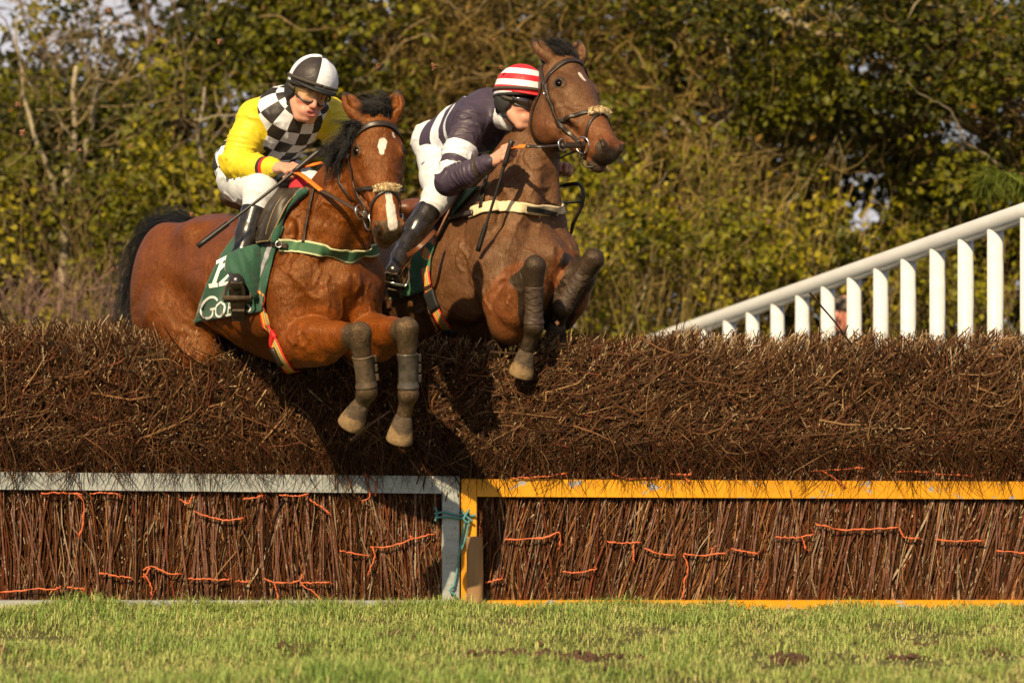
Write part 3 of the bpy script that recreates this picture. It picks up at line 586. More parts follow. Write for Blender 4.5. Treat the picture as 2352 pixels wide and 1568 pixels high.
def build_rider(c):
    d = c; root = empty('person', d['pelvis'] - np.array([0, 0, .1])); tag(root, c['label'], 'jockey')
    up = nrm(d['headup']); H = frame_fu(d['head'], d['look'], up); Tz = nrm(d['neck'] - d['pelvis']); Tf = nrm(d['front'] - Tz * (d['front'] @ Tz)); T = Frame(d['pelvis'], Tf, np.cross(Tz, Tf), Tz); TL = np.linalg.norm(d['neck'] - d['pelvis'])
    pts = np.array([d[k] for k in ('pelvis', 'neck', 'head', 'shR', 'shL', 'elR', 'elL', 'wrR', 'wrL', 'haR', 'haL', 'knR', 'knL', 'anR', 'anL', 'toR', 'toL', 'hiR', 'hiL')])
    lo, hi = pts.min(0) - .2, pts.max(0) + .22
    # bare body, one surface from crown to foot
    v = Vol(lo, hi, .0045); e = lambda q, r, k=.02, op='u', R=H.R: v.ell(H.p(*q), r, R, k, op)
    for t, r in ((.02, (.10, .15, .10)), (.35, (.085, .13, .12)), (.68, (.10, .155, .12)), (.85, (.085, .15, .07))): v.ell(T.p(0.0, 0, TL * t), r, T.R, .05)
    v.cone(d['neck'] - T.v(.0, 0, .03), H.p(-.02, 0, -.06), .062, .054, .03)
    for s in 'RL':
        v.cone(d['neck'], d['sh' + s], .05, .055, .03); v.chain([d['sh' + s], d['el' + s], d['wr' + s]], [.052, .040, .027], .02); v.chain([d['hi' + s], d['kn' + s], d['an' + s], d['to' + s]], [.082, .056, .038, .035], .03)
    HR = hand(v, d['wrR'], d['haR'], d['hupR']); HL = hand(v, d['wrL'], d['haL'], d['hupL'])
    e((0, 0, .03), (.097, .078, .10)); e((.038, 0, -.05), (.058, .060, .075), .03); e((.078, 0, -.108), (.022, .026, .018), .025)
    for s in (-1, 1):
        v.cone(H.p(-.01, s * .062, -.045), H.p(.055, s * .03, -.112), .018, .02, .025)                  # jawline
        e((.066, s * .042, -.030), (.026, .024, .018), .02); e((.083, s * .030, .026), (.016, .026, .010), .016); e((.098, s * .032, .002), (.016, .019, .011), .012, 's')
        e((.079, s * .032, .002), (.015, .018, .012), .006); e((.105, s * .0125, -.044), (.011, .008, .008), .006); e((-.008, s * .080, -.005), (.018, .008, .03), .006)
        e((.075, s * .03, -.075), (.022, .02, .02), .02); e((.116, s * .007, -.053), (.004, .0035, .003), .002, 's')
    v.chain([H.p(.090, 0, .012), H.p(.103, 0, -.012), H.p(.116, 0, -.040)], [.011, .011, .013], .010)
    e((.083, 0, -.075), (.024, .034, .02), .02)
    op = c.get('mouth', .006); e((.101, 0, -.0685 + op * .4), (.009, .022, .006), .005); e((.098, 0, -.0865 - op * .5), (.009, .019, .0065), .005); e((.108, 0, -.078), (.012, .017, .0015 + op * .5), .003, 's')
    V, Q = v.skin(); V = relax(V, Q, 1, .3); P = H.loc(V)
    near = (np.abs(P) < .2).all(1); lip = near * np.maximum(sstep(.024, .016, np.linalg.norm((P - [.104, 0, -.067]) / [1, 1, .33], axis=1)), sstep(.024, .016, np.linalg.norm((P - [.10, 0, -.088]) / [1, 1, .36], axis=1)))
    rosy = .55 * near * np.maximum.reduce([sstep(.04, .01, np.linalg.norm(P - [.075, s * .042, -.04], axis=1)) for s in (-1, 1)] + [sstep(.03, .01, np.linalg.norm(P - [.115, 0, -.038], axis=1))])
    for Hx in (HR, HL): q = Hx.loc(V); rosy = np.maximum(rosy, .5 * sstep(.05, .02, np.linalg.norm(q - [.10, 0, 0], axis=1)) * (.5 + .5 * np.sin(q[:, 1] * 280)))
    brow = near * np.maximum.reduce([sstep(.02, .012, np.linalg.norm((P - [.094, s * .033, .022]) / [1, 1, .28], axis=1)) for s in (-1, 1)]) * .9
    for s in (-1, 1): brow = np.maximum(brow, near * .95 * sstep(.009, .006, np.linalg.norm((P - [.092, s * .032, .001]) / [1.5, 1, .7], axis=1)))
    link('body', mesh(V, Q, True, 'body', {'lip': lip, 'rosy': rosy, 'brow': brow}), M['skin'], root)
    # shirt
    v = Vol(lo, hi, .0055); bz = c.get('bulk', 1.)
    for t, r in ((c['hem'][0], (.14 * c['hem'][1], .185 * c['hem'][1], .07)), (.10 + c['hem'][2], (.13 * c['hem'][1], .178 * c['hem'][1], .09)), (.38, (.115, .160, .13)), (.66, (.125, .178, .12)), (.84, (.11, .17, .075))): v.ell(T.p(-.005, 0, TL * t), np.array(r) * bz, T.R, .06)
    v.cone(d['neck'] - T.v(0, 0, .05), d['neck'] * .45 + (d['head'] - H.v(.03, 0, .05)) * .55, .085, .062, .03); v.ell(T.p(-.05, 0, TL * .90), (.085, .13, .07), T.R, .05); v.cone(T.p(-.05, 0, TL * .75), T.p(-.06, 0, TL * .3), .09, .10, .05)
    for s in 'RL':
        sh, el, wr = d['sh' + s], d['el' + s], d['wr' + s]; m1 = sh * .5 + el * .5 + np.array([0, 0, -.008]); m2 = el * .5 + wr * .5 + np.array([0, 0, -.008])
        v.cone(d['neck'] - T.v(0, 0, .03), sh, .07, .075, .04); v.chain([sh, m1, el], [.078, .078, .064], .025); v.chain([el, m2, el * .12 + wr * .88, wr], [.064, .060, .042, .036], .02)
    V, Q = v.skin(); V = relax(V, Q, 1, .4)
    N = v.grad(V)
    q = T.loc(V); q[:, 0] += 0
    def arm(s):
        out = []
        for a, b in ((d['sh' + s], d['el' + s]), (d['el' + s], d['wr' + s])):
            ab = b - a; t = ((V - a) @ ab) / (ab @ ab); tc_ = np.clip(t, 0, 1); out.append((np.linalg.norm(V - a - tc_[:, None] * ab, axis=1), t))
        (d0, t0), (d1, t1) = out; return np.minimum(d0, d1), np.where(d0 < d1, np.clip(t0, -1, 1), 1 + np.clip(t1, 0, 1))
    dR, tR = arm('R'); dL, tL = arm('L'); da = np.minimum(dR, dL); ta = np.where(dR < dL, tR, tL); side = np.abs(q[:, 1])
    slv = np.minimum(.5 + (.112 - da) * 12, np.maximum(.5 + (side - .148 + .03 * sstep(0, .4, ta)) * 12, .5 + (ta - .50) * 3)); slv = np.where(ta < -.3, np.minimum(slv, .3), slv)
    # folds: rings round the sleeves, slack creases across the trunk
    def ridge(ph, p=3.): return (1 - np.abs(np.sin(ph))) ** p
    w1, w2, w3 = wnoise(V, 9, c['seed']), wnoise(V, 14, c['seed'] + 1), wnoise(V, 7, c['seed'] + 2)
    sl_m = np.clip((slv - .4) * 4, 0, 1); elbow = .45 + .9 * np.exp(-((ta - 1.02) / .35) ** 2) + .5 * np.exp(-((ta - .1) / .2) ** 2)
    fold = sl_m * elbow * .0115 * ridge(ta * 15 + w1 * 1.5 + 2.2 * w3, 2.2) * sstep(-.9, .7, w2) + sl_m * .006 * ridge(ta * 31 + w2 * 2.2, 2.) * sstep(-.2, .9, w1)
    fold += (1 - sl_m) * (.0105 * ridge(q[:, 2] * 26 + q[:, 1] * 11 + w1 * 1.6, 2.4) * sstep(-.6, .8, w3) + .009 * ridge(q[:, 1] * 30 - q[:, 2] * 13 + w2 * 1.5, 2.5) * sstep(-.4, .9, w1))
    fold += w3 * .0025 - .003
    V = V + N * fold[:, None]
    cu = np.arctan2(q[:, 1], q[:, 0] + .05) * .165 + .02; cv = q[:, 2] + c.get('cv0', 0)
    shirt = link('shirt', mesh(V, Q, True, 'shirt', {'cu': cu + 5, 'cv': cv + (5 if c['cuff'] else 0), 'sleeve': slv, 'armt': ta}), c['silk'], root)
    if not c['cuff']: put('stock', tube(spline(np.array([d['neck'], d['neck'] * .5 + (d['head'] - H.v(.02, 0, .08)) * .5, d['head'] - H.v(.02, 0, .075)]), 8), np.linspace(.07, .062, 8), 18), M['breeches'], root)
    # breeches
    v = Vol(lo, hi, .0055)
    v.ell(d['pelvis'], (.12, .165, .11), T.R, .05); v.ell(T.p(-.04, -.07, -.04), (.10, .09, .09), T.R, .05); v.ell(T.p(-.04, .07, -.04), (.10, .09, .09), T.R, .05)
    for s in 'RL': v.chain([d['hi' + s], d['hi' + s] * .5 + d['kn' + s] * .5, d['kn' + s], d['kn' + s] * (1 - c['boottop']) + d['an' + s] * c['boottop']], [.108, .094, .076, .058], .03)
    V, Q = v.skin(); V = relax(V, Q, 1, .4); N = v.grad(V); wv = wnoise(V, 10, c['seed'] + 4); V = V + N * ((1 - np.abs(np.sin(V[:, 2] * 42 + V[:, 0] * 15 + wv * 1.7))) ** 2.4 * .0075 * sstep(-.7, .6, wnoise(V, 8, c['seed'] + 7)) + wv * .0018)[:, None]
    link('breeches', mesh(V, Q, True, 'breeches'), M['breeches'], root)
    # boots
    for s in 'RL':
        kn, an, to, he_ = d['kn' + s], d['an' + s], d['to' + s], d.get('heel' + s, d['an' + s])
        b0 = kn * (1 - c['boottop'] + .03) + an * (c['boottop'] - .03); pp = np.array([kn, an, to, he_]); v = Vol(pp.min(0) - .1, pp.max(0) + .1, .005)
        v.chain([b0, b0 * .55 + an * .45, an], [.066, .058, .047], .02); v.chain([an, he_], [.045, .034], .025); v.chain([an, (an + to) * .5, to], [.045, .044, .036], .025); v.cone(he_, to, .033, .034, .02)
        V, Q = v.skin(); b = link('boot', mesh(relax(V, Q, 1, .4), Q, True, 'boot'), M['boot'], root)
        sd = nrm(np.cross(to - he_, an - to)); dn = nrm(np.cross(to - he_, sd)); dn = dn if dn @ (an - to) < 0 else -dn
        x = nrm(to - he_); L_ = np.linalg.norm(to - he_); off = dn * .030; parts = []
        so_ = ribbon(spline([he_ + off - x * .03, he_ + off + x * L_ * .5, to + off * .9 + x * .025], 6), dn, [.05, .058, .062, .072, .074, .05], .013); parts.append(so_)
        hl = ribbon(np.array([he_ + off * 1.3 - x * .03, he_ + off * 1.3 + x * .03]), dn, .056, .028); parts.append(hl)
        put('sole', cat(*parts), M['muddy_sole'], b, False)
    # helmet, cap, peak, harness
    nu, nv = 48, 20; u = np.linspace(0, 2 * np.pi, nu, endpoint=False); ph = np.linspace(0, 1, nv)
    el = np.pi / 2 - ph * (np.pi / 2 + .22); cx = .132 * np.cos(el)[:, None] * np.cos(u); cy = .112 * np.cos(el)[:, None] * np.sin(u); cz = .052 + .128 * np.sin(el)[:, None] + 0 * u + .012 * ph[:, None] ** 4 * np.cos(u)
    q = np.stack([cx + .004, cy, cz], -1).reshape(-1, 3); q[:, 2] += .0008 * np.sin(np.arctan2(q[:, 1], q[:, 0]) * 9) * 2
    i = np.arange(nv - 1)[:, None] * nu; j = np.arange(nu)[None]; j2 = (j + 1) % nu; Fh = np.stack([i + j, i + nu + j, i + nu + j2, i + j2], -1).reshape(-1, 4)
    Vh = H.o + q @ H.R; hel = put('helmet', (Vh, [Fh[nu:], np.stack([np.zeros(nu, int), nu + np.arange(nu), nu + (np.arange(nu) + 1) % nu], 1)]), c['cap'], root, True, {'hp': q @ np.array([[math.cos(c['capturn']), math.sin(c['capturn']), 0], [-math.sin(c['capturn']), math.cos(c['capturn']), 0], [0, 0, 1]])})
    md = hel.modifiers.new('shell', 'SOLIDIFY'); md.thickness = .009; md.offset = -1
    def arc(r1, r2, z, a0, a1, n=24, tilt=0.): a = np.linspace(a0, a1, n); return np.stack([.004 + r1 * np.cos(a), r2 * np.sin(a), z + tilt * np.cos(a)], 1) @ H.R + H.o
    a = np.linspace(-1.25, 1.25, 22); inn = np.stack([.004 + .124 * np.cos(a), .104 * np.sin(a), 0 * a + .040], 1); out = np.stack([.004 + (.124 + .034 * np.cos(a * 1.2)) * np.cos(a), (.105 + .012 * np.cos(a)) * np.sin(a), .036 - .008 * np.cos(a)], 1)
    pk = np.concatenate([inn, out]) @ H.R + H.o; n_ = 22; pv = put('peak', (pk, [np.array([[i_, i_ + 1, n_ + i_ + 1, n_ + i_] for i_ in range(n_ - 1)])]), M['black'] if c['cuff'] else c['cap'], hel, True, {'hp': np.concatenate([inn * [1, 1, 0] + [0, 0, .0], out * [1, 1, 0]])}); pm = pv.modifiers.new('t', 'SOLIDIFY'); pm.thickness = .008
    st = arc(.1375, .1175, .052, 0, 2 * np.pi, 50, .008); nn = st - (H.o + H.v(.004, 0, .052)); put('goggle_band', ribbon(st, nn / np.linalg.norm(nn, axis=1)[:, None], .014, .003), M['strap'], hel)
    ring = arc(.124, .103, .024, 0, 2 * np.pi, 44, .012); put('rim', tube(ring, .0095, 8, False), M['black'], hel)
    for s in (-1, 1):
        hv = Vol(H.o - .2, H.o + .2, .006); hv.ell(H.p(-.02, s * .083, -.012), (.048, .016, .042), H.R, .015); hv.cone(H.p(-.03, s * .082, -.02), H.p(-.01, s * .074, -.075), .024, .014, .02, flat=(H.R[1], .5)); hv.cone(H.p(-.05, s * .074, .0), H.p(-.075, s * .045, -.05), .022, .016, .02)
        V, Q = hv.skin(); put('ear_pad', (V, Q), M['black'], hel)
        pp = spline([H.p(-.01, s * .078, -.06), H.p(.025, s * .062, -.105), H.p(.06, 0, -.138)], 12); put('chin_strap', ribbon(pp, np.cross(np.gradient(pp, axis=0), H.R[0]), .013, .003), M['black'], hel)
    # goggles
    g = empty('goggles', H.o); g.parent = root; g.matrix_parent_inverse = Matrix.Translation(root.location).inverted()
    a = np.linspace(-1.18, 1.18, 30); top = .031 - .004 * (np.abs(a) / 1.18) ** 2; bot = -.034 + .020 * np.exp(-(a / .20) ** 2) + .020 * (np.abs(a) / 1.18) ** 3
    rows = []
    for f_ in np.linspace(0, 1, 6): z = top * (1 - f_) + bot * f_; R_ = .124 - .012 * (2 * f_ - 1) ** 2; rows.append(np.stack([R_ * np.cos(a) * 1.0 - .002, (R_ - .028) * np.sin(a) * 1.02, z], 1))
    Rw = np.array(rows); VV = Rw.reshape(-1, 3) @ H.R + H.o; k6 = 30
    put('lens', (VV, [np.array([[r * k6 + i_, r * k6 + i_ + 1, (r + 1) * k6 + i_ + 1, (r + 1) * k6 + i_] for r in range(5) for i_ in range(k6 - 1)])]), c['lens'], g)
    bd = np.concatenate([Rw[0], Rw[1:-1, -1], Rw[-1][::-1], Rw[1:-1, 0][::-1], Rw[0, :1]]) @ H.R + H.o; put('rim', tube(bd, .0056, 6, False), M['frame'], g)
    for s in (-1, 1): pp = spline([H.p(.05, s * .088, .0), H.p(.0, s * .105, .008), H.p(-.04, s * .10, .03)], 8); put('strap', ribbon(pp, H.R[1] * s, .016, .003), M['strap'], g)
    return root, H, T, HR, HL
J1 = dict(label='jockey with yellow sleeves and black and white chequered shirt riding the nearer bay horse', pelvis=D(578, 388, .30), neck=D(688, 240, -.02), head=D(709, 213, -.10), headup=np.array([.20, .18, 1.]), look=np.array([.38, -.88, -.27]), front=np.array([.50, -.85, -.35]),
    shR=D(586, 268, .04), shL=D(756, 262, .18), elR=D(540, 376, -.04), elL=D(800, 360, .05), wrR=D(632, 385, -.24), wrL=D(768, 400, -.02), haR=D(680, 385, -.34), haL=D(742, 408, -.12), hupR=np.array([.1, -.55, .75]), hupL=np.array([0., .2, 1.]),
    hiR=D(552, 412, .19), hiL=D(632, 400, .42), knR=D(600, 440, -.20), knL=D(712, 432, .15), anR=D(553, 598, -.31), anL=D(690, 600, .42), toR=D(545, 648, -.47), toL=D(690, 640, .30), heelR=D(549, 708, -.36), heelL=D(690, 660, .42),
    seed=5, silk=M['checks'], cap=M['capq'], lens=M['lens_clear'], cuff=True, boottop=.34, mouth=.007, bulk=1.04, cv0=.02, hem=(-.02, 1., 0), capturn=.26)
J2 = dict(label='jockey in navy and white hooped shirt and red and white striped cap', pelvis=D2(1030, 332, 1.10), neck=D2(1146, 262, .70), head=D2(1190, 235, .53), headup=np.array([.10, .05, 1.]), look=np.array([.76, -.65, -.08]), front=np.array([.55, -.55, -.6]),
    shR=D2(1080, 280, .62), shL=D2(1150, 262, .95), elR=D2(1030, 418, .47), elL=D2(1200, 400, 1.0), wrR=D2(1128, 373, .30), wrL=D2(1262, 390, .80), haR=D2(1166, 346, .24), haL=D2(1290, 380, .74), hupR=np.array([-.2, -.75, .55]), hupL=np.array([0., .2, 1.]),
    hiR=D2(1008, 362, 1.0), hiL=D2(1040, 340, 1.22), knR=D2(1012, 445, .70), knL=D2(1120, 450, 1.05), anR=D2(937, 556, .56), anL=D2(1080, 570, 1.12), toR=D2(905, 622, .40), toL=D2(1080, 620, 1.02), heelR=D2(912, 655, .50), heelL=D2(1080, 640, 1.12),
    seed=17, silk=M['hoops'], cap=M['caps'], lens=M['lens_dark'], cuff=False, boottop=.44, mouth=.003, bulk=1.08, cv0=0., hem=(.06, .90, .06), capturn=0.)
if 'j' not in SKIP:
    jockey1, JH1, JT1, JHR1, JHL1 = build_rider(J1)
    jockey2, JH2, JT2, JHR2, JHL2 = build_rider(J2)
# ------------------------------------------------------------------ tack, manes and tails
def hit(vol, px, py, off=.004, y0=-1.6):
    px, py = np.broadcast_arrays(np.asarray(px, float), np.asarray(py, float)); s = (CD + y0) / FP
    P = np.stack([(px - 1176) * s, np.full(px.shape, y0), CH - (py - HY) * s], -1); d = P - np.array([0, -CD, CH]); d = d / np.linalg.norm(d, axis=-1, keepdims=True)
    return vol.march(P, d, off, 3.2)
def hits(vol, pts, n, off=.004, y0=-1.6): q = spline(np.array(pts, float), n); return hit(vol, q[:, 0], q[:, 1], off, y0)
def strap(name, P, N, width, mat, parent, thick=.004, cols=9):
    """flat strap as a grid across its width ('w' runs 0..1 across, 'l' metres along)"""
    P = np.asarray(P, float); n = len(P); N = np.broadcast_to(N, P.shape); T = np.gradient(P, axis=0); L = np.concatenate([[0], np.cumsum(np.linalg.norm(np.diff(P, axis=0), axis=1))]); T = T / (np.linalg.norm(T, axis=1, keepdims=True) + 1e-9)
    S = np.cross(T, N); S /= np.linalg.norm(S, axis=1, keepdims=True) + 1e-9; w_ = np.linspace(0, 1, cols); width = np.broadcast_to(width, (n,))
    V = (P[:, None] + (w_[None, :, None] - .5) * width[:, None, None] * S[:, None]).reshape(-1, 3)
    i = np.arange(n - 1)[:, None] * cols; j = np.arange(cols - 1)[None]; F = np.stack([i + j, i + j + 1, i + cols + j + 1, i + cols + j], -1).reshape(-1, 4)
    o = put(name, (V, [F]), mat, parent, True, {'w': np.tile(w_, n), 'l': np.repeat(L, cols)}); md = o.modifiers.new('t', 'SOLIDIFY'); md.thickness = thick; md.offset = 0; return o
def sheet(name, G, mat, parent, thick=.004, attrs=None):
    r, c = G.shape[:2]; i = np.arange(r - 1)[:, None] * c; j = np.arange(c - 1)[None]; F = np.stack([i + j, i + j + 1, i + c + j + 1, i + c + j], -1).reshape(-1, 4)
    o = put(name, (G.reshape(-1, 3), [F]), mat, parent, True, attrs); md = o.modifiers.new('t', 'SOLIDIFY'); md.thickness = thick; md.offset = 0; return o
def edges_grid(left, right, r, c):
    l = spline(np.array(left, float), r); q = spline(np.array(right, float), r); t = np.linspace(0, 1, c)[None, :, None]; return l[:, None] * (1 - t) + q[:, None] * t
def striped(name, stops, rough=.7):
    m = NT(name); c = m.ramp(m.attr('w'), stops, 'CONSTANT'); d = m.noise(30, 4, .6, m.obj()); c = m.mix(m.math('MULTIPLY', m.ramp(d, [(.5, 0), (.75, 1)]), .35), c, (.16, .10, .05)); m.set(c, rough); m.bump(m.noise(350, 2, .5, m.obj()), .3, .002); return m.m
RED, YEL, BLU = (.62, .03, .025), (.70, .42, .05), (.06, .25, .34)
M['girth'] = striped('striped_elastic', [(0, RED), (.12, YEL), (.30, BLU), (.40, YEL), (.55, RED), (.62, YEL), (.82, RED)])
M['bgreen'] = striped('green_web', [(0, (.50, .52, .30)), (.14, (.035, .115, .05)), (.86, (.50, .52, .30))]); M['bcream'] = plain('cream_web', (.66, .53, .34), .8, 40, .2, .2)
def cloth_mat(name, a, b):
    m = NT(name); P = m.obj(); f = m.noise(11, 4, .6, P, 1.); c = m.mix(f, a, b); c = m.mix(m.math('MULTIPLY', m.ramp(m.noise(60, 3, .6, P), [(.66, 0), (.72, 1)]), .5), c, (.12, .09, .05)); m.set(c, .75, Sheen_Weight=.2); m.bump(m.math('ADD', f, m.math('MULTIPLY', m.noise(500, 2, .5, P), .1)), .5, .012); return m.m
M['green1'] = cloth_mat('green_cloth', (.006, .050, .026), (.012, .082, .043)); M['green2'] = cloth_mat('green_cloth_lighter', (.018, .085, .030), (.030, .13, .048))
M['print'] = plain('white_print', (.78, .78, .76), .7, 40, .12, .1); M['redcloth'] = plain('red_pad', (.42, .008, .02), .8, 60, .3, .3)
M['saddle1'] = plain('worn_dark_saddle', (.030, .021, .012), .5, 16, .5, .3, bd=.006); M['saddle2'] = plain('brown_saddle', (.11, .035, .012), .4, 16, .35, .3)
M['piping'] = plain('saddle_piping', (.20, .14, .07), .6, 60, .3, .1); M['orange'] = plain('orange_rubber_grip', (.78, .17, .008), .6, 90, .15, .25)
M['fleece'] = plain('cream_fleece', (.62, .47, .27), .95, 60, .25, .5, bd=.008); M['greyweb'] = plain('grey_lining', (.30, .30, .33), .8, 50, .2, .2); M['rein'] = plain('brown_rein', (.050, .030, .018), .55, 70, .35, .2)
M['whip'] = plain('black_whip', (.014, .011, .009), .45, 60, .4, .3)

def bridle(H, vol, hs, label, bitpts, hl=1.):
    root = empty('bridle', H.p(.2, 0, 0)); tag(root, label, 'bridle'); p = lambda a, b, c: H.p(a * hs * hl, b * hs, c * hs)
    def st(name, pts, wd, n=22, off=.006, mat='leather'):
        P = vol.snap(spline(np.array([p(*q) for q in pts]), n), off, 10); strap(name, P, vol.grad(P), wd, M[mat], root, .005, 5)
    st('browband', [(.11, -.115, -.10), (.085, -.10, -.03), (.07, -.05, .02), (.068, 0, .03), (.07, .05, .02), (.085, .10, -.03), (.11, .115, -.10)], .024, 34)
    st('headpiece', [(.11, -.115, -.10), (.045, -.11, -.09), (-.045, -.07, -.06), (-.055, 0, -.04), (-.045, .07, -.06), (.045, .11, -.09), (.11, .115, -.10)], .026, 34)
    for s in (-1, 1):
        st('cheekpiece', [(.10, s * .12, -.09), (.20, s * .115, -.13), (.33, s * .09, -.14), (.46, s * .065, -.125)], .017)
        st('throatlatch', [(.05, s * .11, -.09), (.12, s * .10, -.22), (.20, s * .05, -.31), (.22, 0, -.30)], .012)
        st('noseband', [(.30, s * .09, -.15), (.33, s * .085, -.10), (.365, s * .06, -.04), (.385, 0, -.01)], .018)
        st('noseband', [(.395, 0, -.01), (.42, s * .045, -.03), (.46, s * .062, -.08), (.50, s * .055, -.15), (.505, 0, -.175)], .012)
        st('noseband', [(.12, s * .115, -.08), (.22, s * .105, -.11), (.30, s * .09, -.15)], .011)
        c = vol.snap(p(.488, s * .07, -.118)[None], .012)[0]; put('bit_ring', torus(c, H.R[1] + .25 * H.R[0] * s, .033 * hs, .0042), M['steel'], root)
        bitpts.append(c); put('buckle', torus(vol.snap(p(.155, s * .12, -.105)[None], .01)[0], H.R[1], .011, .003, 12, 6), M['steel'], root)
    r = np.random.default_rng(3); parts = []; c0 = vol.snap(p(.385, 0, -.01)[None], .012)[0]; base = []
    for t in np.linspace(-1, 1, 9): base.append(vol.snap((c0 + H.R[1] * t * .045 * hs - H.R[2] * abs(t) * .015)[None], .012)[0])
    for q in base: parts.append(ball(q, (.020, .013, .014), H.R, 10, 7))
    for _ in range(420):
        q = base[r.integers(9)]; dr = nrm(H.R[2] * 1.1 + r.normal(size=3) * .8); parts.append(tube(np.array([q + dr * .006, q + dr * r.uniform(.016, .026)]), [.0028, .0012], 3, False))
    put('fleece_pad', cat(*parts), M['fleece'], root); return root
def letter(vol, parent, strokes, wpx, off, name):
    parts = []
    for pl in strokes:
        q = spline(np.array(pl, float), 4 * len(pl)) if len(pl) > 2 else spline(np.array(pl, float), 6); P = hit(vol, q[:, 0], q[:, 1], off); parts.append(ribbon(P, vol.grad(P), wpx / 510., .002))
    put(name, cat(*parts), M['print'], parent, False)
def stirrup(c, ax, across, upv, parent, mat='steel'):
    t = np.linspace(-.25, np.pi + .25, 22); P = c + np.cos(t)[:, None] * across * .06 + np.sin(t)[:, None] * upv * .105; o = put('stirrup_iron', cat(tube(P, .006, 8), ribbon(np.array([P[0], P[-1]]), upv, .034, .01)), M[mat], parent); return o
def leg_boot(root, K, Fe, mat, a, b, r, strap_mat, wraps=False, sd=0):
    ax = nrm(Fe - K); L = np.linalg.norm(Fe - K); rr = np.random.default_rng(sd); n, m_ = 44, 40; t = np.linspace(a, b, n); f = np.linspace(0, 1, n); u = nrm(np.cross(ax, [0, 1, .1])); w_ = np.cross(ax, u); an = np.linspace(0, 2 * np.pi, m_, endpoint=False)
    Fg, A = np.meshgrid(f, an, indexing='ij'); base = np.interp(f, [0, .12, .45, .78, .93, 1], [1.04, 1.0, .93, .96, 1.08, 1.02])[:, None]
    if wraps: ph = Fg * 6.5 + A / (2 * np.pi) + .35 * np.sin(A * 2 + Fg * 5 + sd); rad = base * (1 + .055 * (ph % 1) - .02 + .012 * np.sin(A * 5 + Fg * 31))
    else: rad = base * (1 + .03 * np.exp(-((Fg - .02) / .03) ** 2) + .03 * np.exp(-((Fg - .96) / .03) ** 2) + .02 * np.sign(np.sin(A * 1.5 + .4)) * np.sin(Fg * 3.1) + .012 * np.sin(A * 7 + Fg * 9) * np.sin(Fg * 17 + A))
    rad = rad + .006 * rr.normal(size=rad.shape); P = (K + (t * L)[:, None] * ax)[:, None] + r * rad[..., None] * (np.cos(A)[..., None] * u + np.sin(A)[..., None] * w_)
    i = np.arange(n - 1)[:, None] * m_; j = np.arange(m_)[None]; j2 = (j + 1) % m_; o = put('leg_boot', (P.reshape(-1, 3), [np.stack([i + j, i + j2, i + m_ + j2, i + m_ + j], -1).reshape(-1, 4), np.arange(m_)[::-1][None], (np.arange(m_) + (n - 1) * m_)[None]]), mat, root)
    if not wraps:
        sdv = nrm(np.cross(ax, [0, 1, 0]))
        for e0, e1 in ((.02, .25), (.30, .55), (.60, .82)):
            e_ = a + (b - a) * np.linspace(e0, e1, 6); q = K + (e_ * L)[:, None] * ax + sdv * r * 1.05 + np.array([0, .004, 0]); put('strap', ribbon(q, np.array([.1, -1., .1]), .020 + .008 * np.abs(np.sin(np.arange(6) * 1.7 + e0 * 9)), .007), strap_mat, o)
    return o
